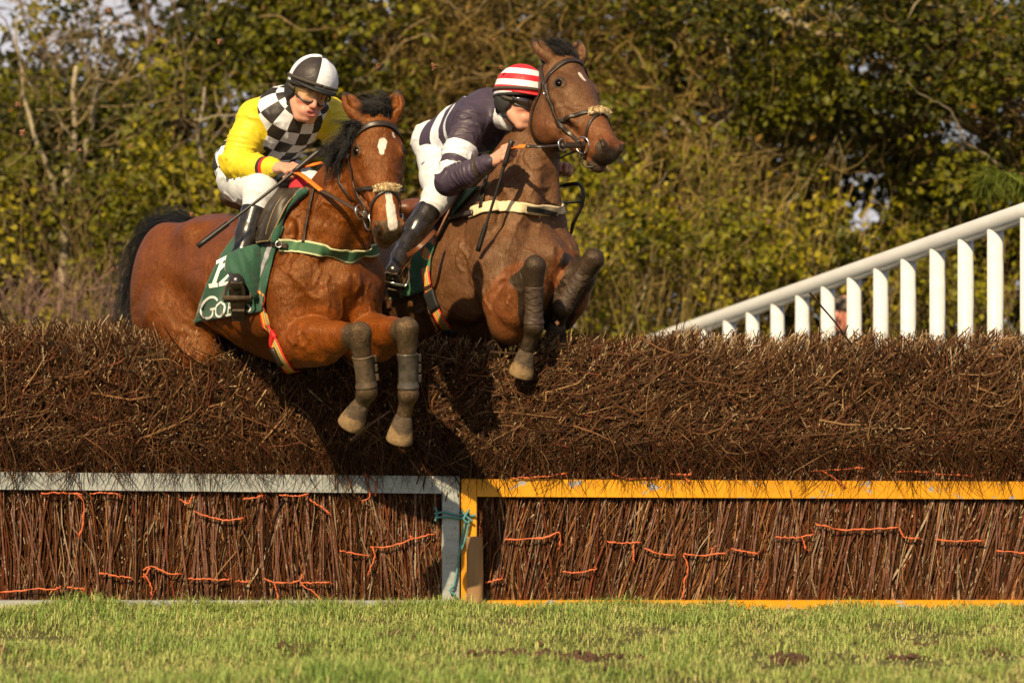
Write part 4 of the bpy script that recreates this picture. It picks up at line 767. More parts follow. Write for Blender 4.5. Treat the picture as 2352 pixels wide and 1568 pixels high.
if 'h' not in SKIP and 'j' not in SKIP:
    # --- bay horse
    bp1 = []; br1 = bridle(HD1, vol1, H1['hs'], 'dark leather bridle with cream fleece noseband on the bay horse', bp1, H1['hl'])
    M['boot_mud'] = plain('muddy_leg_boot', (.075, .050, .027), .6, 24, .85, .6, bd=.008); M['boot_grey'] = plain('grey_leg_boot', (.048, .040, .032), .32, 22, .8, .35, spec=.6); M['wrap'] = plain('brown_leg_wrap', (.046, .026, .015), .6, 34, .85, .6, bd=.006, stretch=(1, 1, 4))
    for i, (sh, E, K, Fe, Ho) in enumerate(H1['fore']): leg_boot(horse1, K, Fe, M[('boot_mud', 'boot_grey')[i]], .38, .93, .0445, M[('boot_mud', 'boot_grey')[i]], sd=i)
    for i, (sh, E, K, Fe, Ho) in enumerate(H2['fore']): leg_boot(horse2, K, Fe, M['wrap'], .32, .96, .044, M['wrap'], True, sd=5 + i)
    cl = empty('number_cloth', B1.p(0, -.3, -.3)); tag(cl, 'dark green number cloth with white print hanging on the bay horse', 'number cloth')
    G = edges_grid([(540, 540), (505, 590), (470, 665), (445, 742)], [(652, 520), (628, 590), (612, 660), (603, 715)], 34, 34); GP = hit(vol1, G[..., 0], G[..., 1], .010)
    sheet('cloth', GP, M['green1'], cl, .005)
    letter(vol1, cl, [[(500, 690), (492, 683), (480, 684), (467, 696), (461, 712), (465, 728), (476, 731), (487, 725), (489, 712)], [(483, 711), (496, 708)]], 5.5, .0135, 'letter')
    letter(vol1, cl, [[(507, 694), (516, 702), (513, 719), (504, 727), (496, 722), (497, 704), (507, 694)]], 5, .0135, 'letter')
    for dx in (0, 19): letter(vol1, cl, [[(527 + dx, 692 - dx * .15), (523 + dx, 724 - dx * .15)], [(523 + dx, 693 - dx * .15), (541 + dx, 689 - dx * .15)], [(525 + dx, 707 - dx * .15), (536 + dx, 705 - dx * .15)], [(518 + dx, 725 - dx * .15), (529 + dx, 722 - dx * .15)]], 4.5, .0135, 'letter')
    letter(vol1, cl, [[(577, 688), (566, 686), (563, 696), (572, 702), (574, 712), (562, 715)]], 5, .0135, 'letter')
    letter(vol1, cl, [[(512, 594), (490, 655)], [(497, 603), (527, 588)], [(480, 657), (500, 654)]], 10, .0135, 'digit')
    letter(vol1, cl, [[(505, 618), (518, 607), (530, 612), (526, 630), (505, 652)], [(503, 654), (530, 649)]], 8, .0135, 'digit')
    top = spline(np.array([D(522, 585, -.40), D(548, 572, -.44), D(590, 561, -.42), D(628, 556, -.36)]), 26); mid_ = spline(np.array([D(516, 614, -.43), D(545, 612, -.48), D(582, 598, -.47), D(622, 575, -.38)]), 26); bot = spline(np.array([D(520, 624, -.44), D(556, 640, -.49), D(588, 688, -.46), D(606, 640, -.42)]), 26)
    Gf = np.array([(1 - t) ** 2 * top + 2 * t * (1 - t) * (mid_ * 2 - .5 * top - .5 * bot) + t * t * bot for t in np.linspace(0, 1, 18)]); Gf[..., 1] += .008 * np.sin(Gf[..., 0] * 95 + Gf[..., 2] * 40); sheet('loose_flap', Gf, M['green1'], cl, .004)
    fe = hits(vol1, [(704, 437), (672, 462), (645, 505), (630, 558)], 26, .018); v_ = tube(fe, .016 + .005 * np.sin(np.linspace(0, 9, 26)), 10); put('rolled_edge', v_, M['green1'], cl)
    ge = hits(vol1, [(622, 560), (608, 600), (590, 650)], 14, .012); strap('lining', ge, vol1.grad(ge), np.linspace(.045, .012, 14), M['greyweb'], cl, .006)
    # saddle
    sd1 = empty('saddle', B1.p(.1, 0, 0)); tag(sd1, 'small dark leather saddle with striped girth on the bay horse', 'saddle')
    G = edges_grid([(612, 440), (590, 480), (582, 520), (590, 557)], [(694, 432), (660, 468), (634, 520), (618, 553)], 26, 20); GP = hit(vol1, G[..., 0], G[..., 1], .030); bul = np.sin(np.linspace(0, np.pi, 20))[None] * np.sin(np.linspace(.25, np.pi - .2, 26))[:, None]; GP = GP + bul[..., None] * np.array([0, -.035, .01]); fl = sheet('flap', GP, M['saddle1'], sd1, .012)
    bd = np.concatenate([GP[:, 0], GP[-1, 1:], GP[::-1, -1][1:]]); put('piping', tube(bd + np.array([0, -.004, 0]), .005, 6), M['piping'], fl); put('seam', tube(GP[2:-3, 13] + np.array([0, -.010, 0]), .003, 6), M['piping'], fl)
    vs = Vol(B1.p(0, 0, 0) - .5, B1.p(0, 0, 0) + .6, .01)
    for a, c, r in ((.33, .03, (.07, .09, .05)), (.18, .0, (.12, .10, .045)), (0, -.01, (.12, .11, .04)), (-.14, .02, (.07, .12, .05))): vs.ell(B1.p(a, 0, c), r, B1.R, .05)
    put('seat', vs.skin(), M['saddle1'], sd1); put('pad', ball(hit(vol1, 690, 428, .01), (.055, .05, .022), frame_fu((0, 0, 0), D(712, 425, 0) - D(665, 440, 0), (0, -1, .4)).R), M['redcloth'], sd1)
    gp = hits(vol1, [(600, 672), (603, 700), (612, 742), (632, 796), (657, 842), (692, 866)], 40, .008); gg = np.concatenate([gp, vol1.snap(spline(np.array([gp[-1], B1.p(.36, .1, -.80), B1.p(.3, .28, -.5), B1.p(.25, .30, -.25)]), 16)[1:], .008)]); strap('girth', gg, vol1.grad(gg), .066, M['girth'], sd1, .005, 15)
    strap('girth_keeper', gg[20:23], vol1.grad(gg[20:23]), .074, plain('red_keeper', (.6, .01, .01), .6, 50, .1, .1), sd1, .016); put('girth_buckle', ribbon(gg[24:31] + vol1.grad(gg[24:31]) * .008 - np.array([.012, 0, 0]), vol1.grad(gg[24:31]), .03, .012), M['leather'], sd1)
    ft = (J1['toR'] + J1['heelR']) / 2 * .55 + J1['toR'] * .45; axf = nrm(J1['toR'] - J1['heelR']); upf = nrm(np.array([0, -.45, .25]) - axf * (np.array([0, -.45, .25]) @ axf)); stirrup(ft - np.array([0, .028, .025]), axf, nrm(np.cross(axf, nrm(J1['anR'] - ft))), nrm(J1['anR'] - ft), sd1, 'muddy_sole')
    # breast girth and martingale
    bgp = hits(vol1, [(640, 563), (700, 567), (760, 580), (806, 591)], 34, .007); bl_ = B1.loc(bgp); bl_[:, 1] *= -1; bgx = np.concatenate([bgp, vol1.snap(B1.o + bl_[::-1] @ B1.R, .007)[1:]]); bgx = spline(bgx[::3], 70); bgx = vol1.snap(bgx, .007)
    bg1 = empty('breast_girth', bgp[20]); tag(bg1, 'green elastic breast strap with pale edges on the bay horse', 'breast strap'); strap('web', bgx, vol1.grad(bgx), .058, M['bgreen'], bg1, .005, 15)
    q = hits(vol1, [(606, 560), (630, 561), (660, 565)], 10, .016); strap('end_strap', q, vol1.grad(q), .022, M['rein'], bg1); q = hits(vol1, [(722, 418), (712, 465), (702, 515), (696, 556)], 24, .012); strap('neck_strap', q, vol1.grad(q), .017, M['rein'], bg1); put('buckle', torus(hit(vol1, 640, 561, .022), (0, -1, .1), .014, .003, 14, 6), M['steel'], bg1)
    # reins
    rn = empty('reins', bp1[0]); tag(rn, 'brown leather reins with orange grips on the bay horse', 'reins'); hp_ = JHR1.p(.098, .005, -.028)
    ring = D(828, 487, bp1[0][1] - .02); mid = D(738, 438, -.62); og = D(692, 402, -.43)
    q = spline(np.array([bp1[0], ring, mid]), 20); strap('rein', q, np.array([.25, -.8, .55]), .021, M['rein'], rn, .005, 4); q2 = spline(np.array([mid, og, hp_]), 14); strap('grip', q2, np.array([.25, -.8, .55]), .023, M['orange'], rn, .007, 4); q3 = spline(np.array([hp_ + np.array([.03, .0, .02]), D(716, 379, -.36), D(741, 374, -.33)]), 10); strap('grip', q3, np.array([0, -.5, .8]), .020, M['orange'], rn, .006, 4)
    put('martingale_ring', torus(ring, (.75, -.6, .1), .032, .0045), M['steel'], rn); put('martingale_ring', torus(D(842, 492, bp1[0][1] - .01), (.75, -.6, .1), .018, .004), M['steel'], rn); q = spline(np.array([bp1[1], D(905, 480, -.60), D(800, 400, -.10), JHL1.p(.09, 0, -.02)]), 20); strap('rein', q, np.array([0, -.3, 1.]), .02, M['rein'], rn, .005, 4)
    # whips
    def whip(a, b, label, hb):
        P = spline(np.array([a, a * .55 + b * .45 + np.array([0, 0, -.006]), b]), 24); r = np.interp(np.linspace(0, 1, 24), [0, .04, .25, .27, .75, .8, 1], [.012, .010, .0095, .0075, .0065, .008, .010]); r0 = empty('whip', a); tag(r0, label, 'whip')
        put('shaft', tube(P, r, 10), M['whip'], r0); put('grip', tube(P[:7], r[:7] * 1.25, 10), M['whip'], r0); put('collar', tube(P[8:10] * .999 + P[8:10] * .001, r[8:10] * 1.15, 10), M['steel'], r0) if False else None
        fl_ = ribbon(P[18:] + (P[-1] - P[-2]) * .0, np.array([0, -1., .3]), .024, .008); put('flap', fl_, M['whip'], r0)
    whip(D(738, 343, -.33), D(454, 566, -.46), 'black whip pointing down and left from the hand of the yellow sleeved jockey', None)
    whip(D2(1176, 322, .20), hit(vol2, 1097, 577, .045, -.6), 'black whip pointing down from the hand of the navy shirted jockey', None)
    # mane, forelock, tail
    r = np.random.default_rng(8); sp = []
    for _ in range(62):
        t = r.uniform(.30, .86); bx, by = np.interp(t, [0, .35, .7, 1], [742, 782, 815, 843]), np.interp(t, [0, .35, .7, 1], [418, 352, 305, 272]); p0 = hit(vol1, bx + r.uniform(2, 12), by + r.uniform(-4, 12), -.01); ln = r.uniform(.07, .15)
        d = np.array([-.75 + r.normal() * .25, r.normal() * .25 - .1, .35 - .3 * (1 - t) + r.normal() * .25]); d2 = np.array([-.25 + r.normal() * .35, r.normal() * .3, -.75 + r.normal() * .35])
        for _k in range(18): e1, e2, e3 = r.normal(size=3) * .006, r.normal(size=3) * .007, r.normal(size=3) * .013; l2 = ln * r.uniform(.75, 1.1); sp.append([p0 + e1, p0 + e1 + d * l2 * .45, p0 + e2 + d * l2 * .6 + d2 * l2 * .4, p0 + e3 + d * l2 * .65 + d2 * l2 * .85])
    put('mane', strands(sp, .0013), M['hair'], horse1); sp = []
    for _ in range(40):
        p0 = HD1.p(r.uniform(-.03, .03), r.uniform(-.03, .055), r.uniform(-.01, .02)); ln = r.uniform(.06, .115); s1 = r.uniform(-.2, .35); d = np.array([s1, r.normal() * .25 - .2, 1.]); d2 = np.array([-.6 + r.normal() * .35, .1, .0 + r.normal() * .3])
        for _k in range(16): e1, e3 = r.normal(size=3) * .006, r.normal(size=3) * .011; l2 = ln * r.uniform(.7, 1.1); sp.append([p0 + e1, p0 + e1 + d * l2 * .4, p0 + e1 + d * l2 * .55 + d2 * l2 * .25, p0 + e3 + d * l2 * .55 + d2 * l2 * .75])
    put('forelock', strands(sp, .0013), M['hair'], horse1); sp = []
    for _ in range(700):
        p0 = HD2.p(r.uniform(-.05, .04), r.uniform(-.05, .055), r.uniform(-.01, .02)); d = np.array([-.3 + r.normal() * .4, r.normal() * .4, 1.]); ln = r.uniform(.03, .065); sp.append([p0, p0 + d * ln * .5, p0 + d * ln * .8 + np.array([-.02, 0, 0]), p0 + d * ln + np.array([-.035, 0, -.005])])
    put('forelock', strands(sp, .0014), M['hair'], horse2); sp = []
    tl = np.array([D(440, 522, .80), D(398, 520, .95), D(358, 548, 1.05), D(330, 612, 1.08), D(314, 695, 1.08), D(305, 790, 1.08)])
    for _ in range(900):
        o = r.normal(size=3) * .02; sp.append([tl[0] + o, tl[1] + o * 1.6] + [tl[k] + o * (1.1 + .42 * k) + r.normal(size=3) * .014 for k in range(2, r.integers(4, 7))])
    put('tail', strands(sp, .0018), M['hair'], horse1)
    tb = [B2.p(-.86, 0, -.14), B2.p(-.98, 0, -.2), B2.p(-1.02, 0, -.5), B2.p(-1.0, 0, -.85)]; put('tail', strands([[q + r.normal(size=3) * (.012 + .02 * k) for k, q in enumerate(tb)] for _ in range(200)], .004), M['hair'], horse2)
    # --- brown horse
    bp2 = []; br2 = bridle(HD2, vol2, H2['hs'], 'dark leather bridle with cream fleece noseband on the brown horse', bp2, H2['hl'])
    c2 = empty('number_cloth', B2.p(0, -.3, -.3)); tag(c2, 'brighter green cloth under the brown saddle of the brown horse', 'number cloth')
    G = edges_grid([(1076, 432), (1010, 500), (955, 560), (925, 625), (895, 690)], [(1100, 428), (1042, 488), (1005, 545), (988, 605), (985, 668)], 34, 16); GP = hit(vol2, G[..., 0], G[..., 1], .012, -.5); GP[:, 8:] += np.array([0, -.006, 0]); GP += (.004 * np.sin(GP[..., 2] * 60 + GP[..., 0] * 40))[..., None] * np.array([.3, -1, 0]); sheet('cloth', GP, M['green2'], c2, .008)
    sd2 = empty('saddle', B2.p(.1, 0, 0)); tag(sd2, 'small brown leather saddle with striped girth on the brown horse', 'saddle')
    G = edges_grid([(1003, 430), (1000, 470), (998, 520), (1000, 545)], [(1062, 432), (1046, 462), (1025, 500), (1006, 540)], 20, 14); sheet('flap', hit(vol2, G[..., 0], G[..., 1], .034, -.5), M['saddle2'], sd2, .012)
    vs = Vol(B2.p(0, 0, 0) - .5, B2.p(0, 0, 0) + .6, .01)
    for a, c, r_ in ((.33, .03, (.07, .09, .05)), (.18, .0, (.12, .10, .045)), (0, -.01, (.12, .11, .04)), (-.14, .02, (.07, .12, .05))): vs.ell(B2.p(a, 0, c), r_, B2.R, .05)
    put('seat', vs.skin(), M['saddle2'], sd2)
    gp = hits(vol2, [(992, 545), (976, 600), (982, 660), (1004, 722), (1042, 780), (1080, 820)], 36, .018, -.5); strap('girth', gp, vol2.grad(gp), .062, M['girth'], sd2, .005, 15); strap('girth_keeper', gp[15:21], vol2.grad(gp[15:21]), .072, M['black'], sd2, .014); strap('girth_keeper', gp[25:28], vol2.grad(gp[25:28]), .07, M['black'], sd2, .014)
    ft = J2['toR'] * .75 + J2['heelR'] * .25; axf = nrm(J2['toR'] - J2['heelR']); stirrup(ft - np.array([0, .0, .03]), axf, nrm(np.cross(axf, nrm(J2['anR'] - ft))), nrm(J2['anR'] - ft), sd2)
    q = spline(np.array([ft + nrm(J2['anR'] - ft) * .10, D2(960, 570, .38), D2(1000, 530, .45)]), 12); strap('stirrup_leather', q, np.array([-.3, -1., 0]), .022, M['saddle2'], sd2)
    bg2 = empty('breast_girth', hit(vol2, 1200, 480, .007, -.5)); tag(bg2, 'cream breast strap with a dark patch on the brown horse', 'breast strap')
    P = hits(vol2, [(1078, 489), (1115, 475), (1160, 473), (1205, 478), (1238, 485)], 30, .008, -.5); bl_ = B2.loc(P); bl_[:, 1] *= -1; Px = np.concatenate([P, (B2.o + bl_[::-1] @ B2.R)[1:]]); Px = vol2.snap(spline(Px[::3], 70), .008); strap('web', Px, vol2.grad(Px), .052, M['bcream'], bg2, .006, 9); q = hits(vol2, [(1210, 479), (1245, 485), (1278, 493)], 14, .014, -.5); strap('patch', q, vol2.grad(q), .024, M['black'], bg2)
    q = hits(vol2, [(1010, 503), (1045, 497), (1085, 486)], 12, .02, -.5); strap('end_strap', q, vol2.grad(q), .022, M['leather'], bg2); q = hits(vol2, [(1118, 395), (1110, 430), (1103, 476)], 16, .014, -.5); strap('neck_strap', q, vol2.grad(q), .022, M['leather'], bg2)
    rn2 = empty('reins', bp2[0]); tag(rn2, 'black reins with orange grips on the brown horse', 'reins'); hp2 = JHR2.p(.098, .02, -.03); rg = D2(1291, 333, bp2[0][1] + .04); gr = D2(1207, 336, .12)
    strap('rein', spline(np.array([bp2[0], rg]), 8), np.array([.1, -.9, .4]), .028, M['leather'], rn2, .006, 4); strap('rein', spline(np.array([rg, D2(1250, 337, .12), gr]), 10), np.array([.1, -.9, .4]), .014, M['leather'], rn2, .005, 4); strap('grip', spline(np.array([gr, D2(1185, 338, .16), hp2]), 10), np.array([.1, -.8, .6]), .022, M['orange'], rn2, .006, 4)
    put('martingale_ring', torus(rg, (.8, -.6, .1), .027, .004), M['steel'], rn2); strap('rein', spline(np.array([bp2[1], D2(1330, 345, .30), D2(1270, 372, .62)]), 12), np.array([.1, -.9, .4]), .022, M['leather'], rn2, .006, 4)
    q = spline(np.array([D2(1345, 330, bp2[0][1] - .02), D2(1340, 350, -.02), D2(1338, 378, -.02), D2(1358, 384, -.03), D2(1372, 378, -.04)]), 16); put('strap_loop', tube(q, .004, 6), M['leather'], rn2)
    q = spline(np.array([D2(1270, 434, .75), D2(1300, 425, .66), D2(1330, 424, .62), D2(1340, 445, .6), D2(1335, 475, .6), D2(1318, 510, .62), D2(1311, 538, .66), D2(1300, 560, .75)]), 40); strap('loose_rein', q, np.array([.55, -.8, .1]), .018, M['leather'], rn2, .006, 4); strap('loose_rein', spline(np.array([D2(1275, 461, .75), D2(1305, 466, .66), D2(1334, 463, .62)]), 10), np.array([.2, -.5, .8]), .016, M['leather'], rn2, .006, 4)
# ------------------------------------------------------------------ ground
def vnoise2(x, y, seed, sc_):
    r = np.random.default_rng(seed); o = 0; a = 1.
    for i in range(4):
        k = sc_ * 1.9 ** i; t = r.uniform(0, 6.28, 4); p = r.uniform(0, 6.28, 4); o = o + a * (np.sin(k * (x * np.cos(t[0]) + y * np.sin(t[0])) + p[0] + 1.2 * np.sin(k * .7 * (x * np.cos(t[1]) + y * np.sin(t[1])) + p[1])) * np.sin(k * (x * np.cos(t[2]) + y * np.sin(t[2])) + p[2])); a *= .6
    return o
def gheight(x, y): return .02 * vnoise2(x, y, 4, 1.1) * sstep(.0, -.4, y) + .012 * vnoise2(x, y, 5, 5.) * sstep(-.1, -.4, y) - .22 * sstep(2.5, 5.5, y) - .03 * sstep(.12, .02, y)
MUD = [(665, 1482, .13), (905, 1456, .16), (1290, 1492, .30), (1180, 1500, .2), (2145, 1466, .10), (20, 1488, .14), (2255, 1490, .12), (1815, 1502, .15), (940, 1462, .1), (1420, 1525, .12), (2080, 1500, .1)]
def ground_pt(px, py): d = FP * CH / (py - HY); return np.array([(px - 1176) * d / FP, d - CD])
MUDP = [(*ground_pt(a, b), c) for a, b, c in MUD]
xs = np.concatenate([[-400, -120, -40, -15, -8], np.linspace(-4, 4, 140), [8, 15, 40, 120, 400]]); ys = np.concatenate([[-30, -15, -8], np.linspace(-5.5, .6, 120), np.linspace(1., 6, 12), [8, 12, 20, 40, 100, 300, 900]])
X, Y = np.meshgrid(xs, ys); Z = gheight(X, Y)
m = NT('turf'); P = m.obj(); f = m.noise(7, 6, .65, P); g = m.noise(60, 4, .7, P); c = m.mix(f, (.045, .060, .010), (.10, .105, .022)); c = m.mix(g, c, (.05, .034, .014)); m.set(c, .95); m.bump(g, .8, .02)
i = np.arange(len(ys) - 1)[:, None] * len(xs); j = np.arange(len(xs) - 1)[None]
gr = put('ground', (np.stack([X, Y, Z], -1).reshape(-1, 3), [np.stack([i + j, i + j + 1, i + len(xs) + j + 1, i + len(xs) + j], -1).reshape(-1, 4)]), m.m); tag(gr, kind='structure')
def blades(n, xr, yr, hmin, hmax, seed, wid=.0035, dead=.06, tuft=False):
    r = np.random.default_rng(seed); x = r.uniform(*xr, n); y = yr[0] + (yr[1] - yr[0]) * r.uniform(0, 1, n); cl = vnoise2(x, y, 21, 2.6) * .5 + vnoise2(x, y, 22, 7.) * .35
    keep = np.ones(n, bool)
    for a, b, c in MUDP: keep &= (np.hypot((x - a), (y - b) * .8) > c * r.uniform(.35, 1.25, n) * .8) | (r.uniform(size=n) < .12)
    keep &= r.uniform(size=n) < .75 + .5 * sstep(-.6, .5, cl)
    if tuft: keep &= vnoise2(x, 0 * y, 33, 4.) + .3 * r.normal(size=n) > -.15
    x, y, cl = x[keep], y[keep], cl[keep]; n = len(x); h = (hmin + (hmax - hmin) * r.beta(2, 2.5, n)) * (1 + .75 * np.clip(cl, -.95, 1.4)); h *= 1 + .15 * sstep(-.16, -.03, y) * r.uniform(.4, 1.2, n)
    th = r.uniform(0, 6.283, n); d = np.stack([np.cos(th), np.sin(th), 0 * th], 1); s = np.stack([-np.sin(th), np.cos(th), 0 * th], 1); ln = r.uniform(.4, 1.9, n)
    b0 = np.stack([x, y, gheight(x, y) - .004], 1); up = np.array([0, 0, 1.]); w_ = (wid * r.uniform(.6, 1.4, n))[:, None]
    p1 = b0 + up * (h * .55)[:, None] + d * (h * .18 * ln)[:, None]; p2 = b0 + up * (h * (1 - .25 * ln))[:, None] + d * (h * .62 * ln)[:, None]
    V = np.stack([b0 - s * w_, b0 + s * w_, p1 - s * w_ * .75, p1 + s * w_ * .75, p2], 1); k = np.arange(n)[:, None] * 5
    q = r.uniform(size=n); straw = (q < dead + .10 * sstep(.2, -.8, cl) + .5 * sstep(1.2, 2.6, x) * sstep(-2.5, -3.2, y)); t = np.clip(.5 + .45 * cl + .25 * r.normal(size=n), 0, 1)[:, None]
    col = (1 - t) * np.array([.42, .43, .14]) + t * np.array([.20, .31, .065]); col = np.where(straw[:, None], np.array([.50, .40, .19]) * r.uniform(.6, 1.15, n)[:, None], col * r.uniform(.75, 1.25, n)[:, None])
    return V.reshape(-1, 3), [k + [[0, 1, 3, 2]]], [k + [[2, 3, 4]]], np.repeat(np.concatenate([col, np.ones((n, 1))], 1), 5, 0)
parts = [blades(105000, (-3.1, 3.1), (-4.6, .02), .020, .080, 1, .0024), blades(16000, (-3.1, 3.1), (-4.8, .03), .03, .080, 2, .0020, .16), blades(11000, (-3.2, 3.2), (-.20, .0), .03, .10, 3, .0022, .08, True), blades(9000, (-7, 7), (-8, -4.4), .03, .07, 4, .006)]
Vs, Q4, Q3, C, n = [], [], [], [], 0
for v_, a, b, c in parts: Vs.append(v_); Q4.append(a[0] + n); Q3.append(b[0] + n); C.append(c); n += len(v_)
m = NT('grass_blade'); col = m.attr('col', 'Color'); m.set(col, .55, Specular_IOR_Level=.3); tr = m.n('BsdfTranslucent'); m.l(col, tr.inputs['Color']); ms = m.n('MixShader'); ms.inputs[0].default_value = .25; m.l(m.b.outputs[0], ms.inputs[1]); m.l(tr.outputs[0], ms.inputs[2]); m.l(ms.outputs[0], m.t.nodes['Material Output'].inputs['Surface'])
go = link('grass', mesh(np.concatenate(Vs), [np.concatenate(Q4), np.concatenate(Q3)], False, 'grass', {'col': np.concatenate(C)}), m.m); tag(go, 'short green turf with yellowed blades in front of the fence', 'grass', kind='stuff')
r = np.random.default_rng(31); parts = []
for a, b, c in MUDP:
    for _ in range(int(26 * c / .15)):
        q = np.array([a, b]) + r.normal(size=2) * c * .42; s = r.uniform(.006, .022); bl = ball((q[0], q[1], gheight(q[0], q[1]) + s * .35), (s * r.uniform(.8, 1.5), s * r.uniform(.8, 1.4), s * r.uniform(.6, 1.)), None, 7, 5); bl[0][:] += r.normal(size=bl[0].shape) * s * .22; parts.append(bl)
so_ = put('soil_clods', cat(*parts), plain('turned_soil', (.062, .030, .016), .95, 60, .5, .5), smooth=False); tag(so_, 'patches of kicked up brown soil in the turf', 'soil', kind='stuff')
# ------------------------------------------------------------------ brush fence
def twigs(P, r, col, sides=3):
    n, k = P.shape[:2]; T = np.gradient(P, axis=1); T /= np.linalg.norm(T, axis=2, keepdims=True) + 1e-9; ref = np.where(np.abs(T[:, :1, 1:2]) < .9, np.array([0, 1., 0]), np.array([1., 0, 0])); U = np.cross(T, ref); U /= np.linalg.norm(U, axis=2, keepdims=True) + 1e-9; W = np.cross(T, U); a = np.arange(sides) * 2 * np.pi / sides
    V = P[:, :, None] + r[:, :, None, None] * (np.cos(a)[:, None] * U[:, :, None] + np.sin(a)[:, None] * W[:, :, None]); V = V.reshape(-1, 3)
    b = (np.arange(n) * k * sides)[:, None, None] + (np.arange(k - 1) * sides)[None, :, None]; j = np.arange(sides)[None, None]; j2 = (j + 1) % sides
    F = np.stack([b + j, b + j2, b + sides + j2, b + sides + j], -1).reshape(-1, 4); cap = ((np.arange(n) * k + k - 1) * sides)[:, None] + np.arange(sides)
    c = np.repeat(np.concatenate([col, np.ones(col.shape[:2] + (1,))], 2).reshape(-1, 4), sides, 0); return V, F, cap, c
def twig_obj(name, groups, mat, parent):
    Vs, F4, F3, C, n = [], [], [], [], 0
    for V, F, cap, c in groups: Vs.append(V); F4.append(F + n); F3.append(cap + n); C.append(c); n += len(V)
    return link(name, mesh(np.concatenate(Vs), [np.concatenate(F4), np.concatenate(F3)], False, name, {'col': np.concatenate(C)}), mat, parent)
m = NT('birch_twig'); col = m.attr('col', 'Color'); f = m.noise(90, 3, .6, m.obj()); m.set(m.mix(.5, col, m.ramp(f, [(.3, (.3, .3, .3)), (.7, (1.2, 1.2, 1.2))]), 'MULTIPLY'), .55, Specular_IOR_Level=.22); m.b.inputs['Specular Tint'].default_value = (1., .7, .45, 1); M['twig'] = m.m
m = NT('birch_stem'); P = m.obj((1, 1, .35)); f = m.noise(60, 4, .7, P); g = m.noise(1, 3, .7, m.obj((160, 160, 60))); c = m.ramp(f, [(.3, (.060, .022, .012)), (.7, (.17, .070, .040))]); c = m.mix(m.ramp(g, [(.6, 0), (.68, 1)]), c, (.42, .34, .26)); m.set(c, .5); m.bump(f, .4, .004); M['stem'] = m.m
def top_z(x): return np.interp(x, [-3.5, -2.35, -1.9, -1.5, -1.2, -.6, .3, .8, 3.5], [1.285, 1.272, 1.262, 1.25, 1.235, 1.20, 1.205, 1.215, 1.205]) + .010 * np.sin(x * 9) + .008 * np.sin(x * 23 + 1)
def yf(z): return .03 + .15 * np.clip((z - .6) / .65, 0, 1.2) ** 1.3
def tcol(n, r, kind=0):
    base = np.array([[.058, .024, .010], [.090, .036, .015], [.15, .069, .029], [.026, .011, .006], [.12, .032, .017], [.25, .14, .065]]); i = r.choice(6, n, p=[.26, .24, .14, .20, .09, .07]); return base[i] * r.uniform(.25, .82, n)[:, None]
def inside(P):
    if 'h' in SKIP: return np.zeros(len(P), bool)
    a = np.minimum(vol1.sample(P), vol2.sample(P)); return (a < .006).any(1)
XS = -.255; XE = 3.7          # where the two sections meet, and their ends
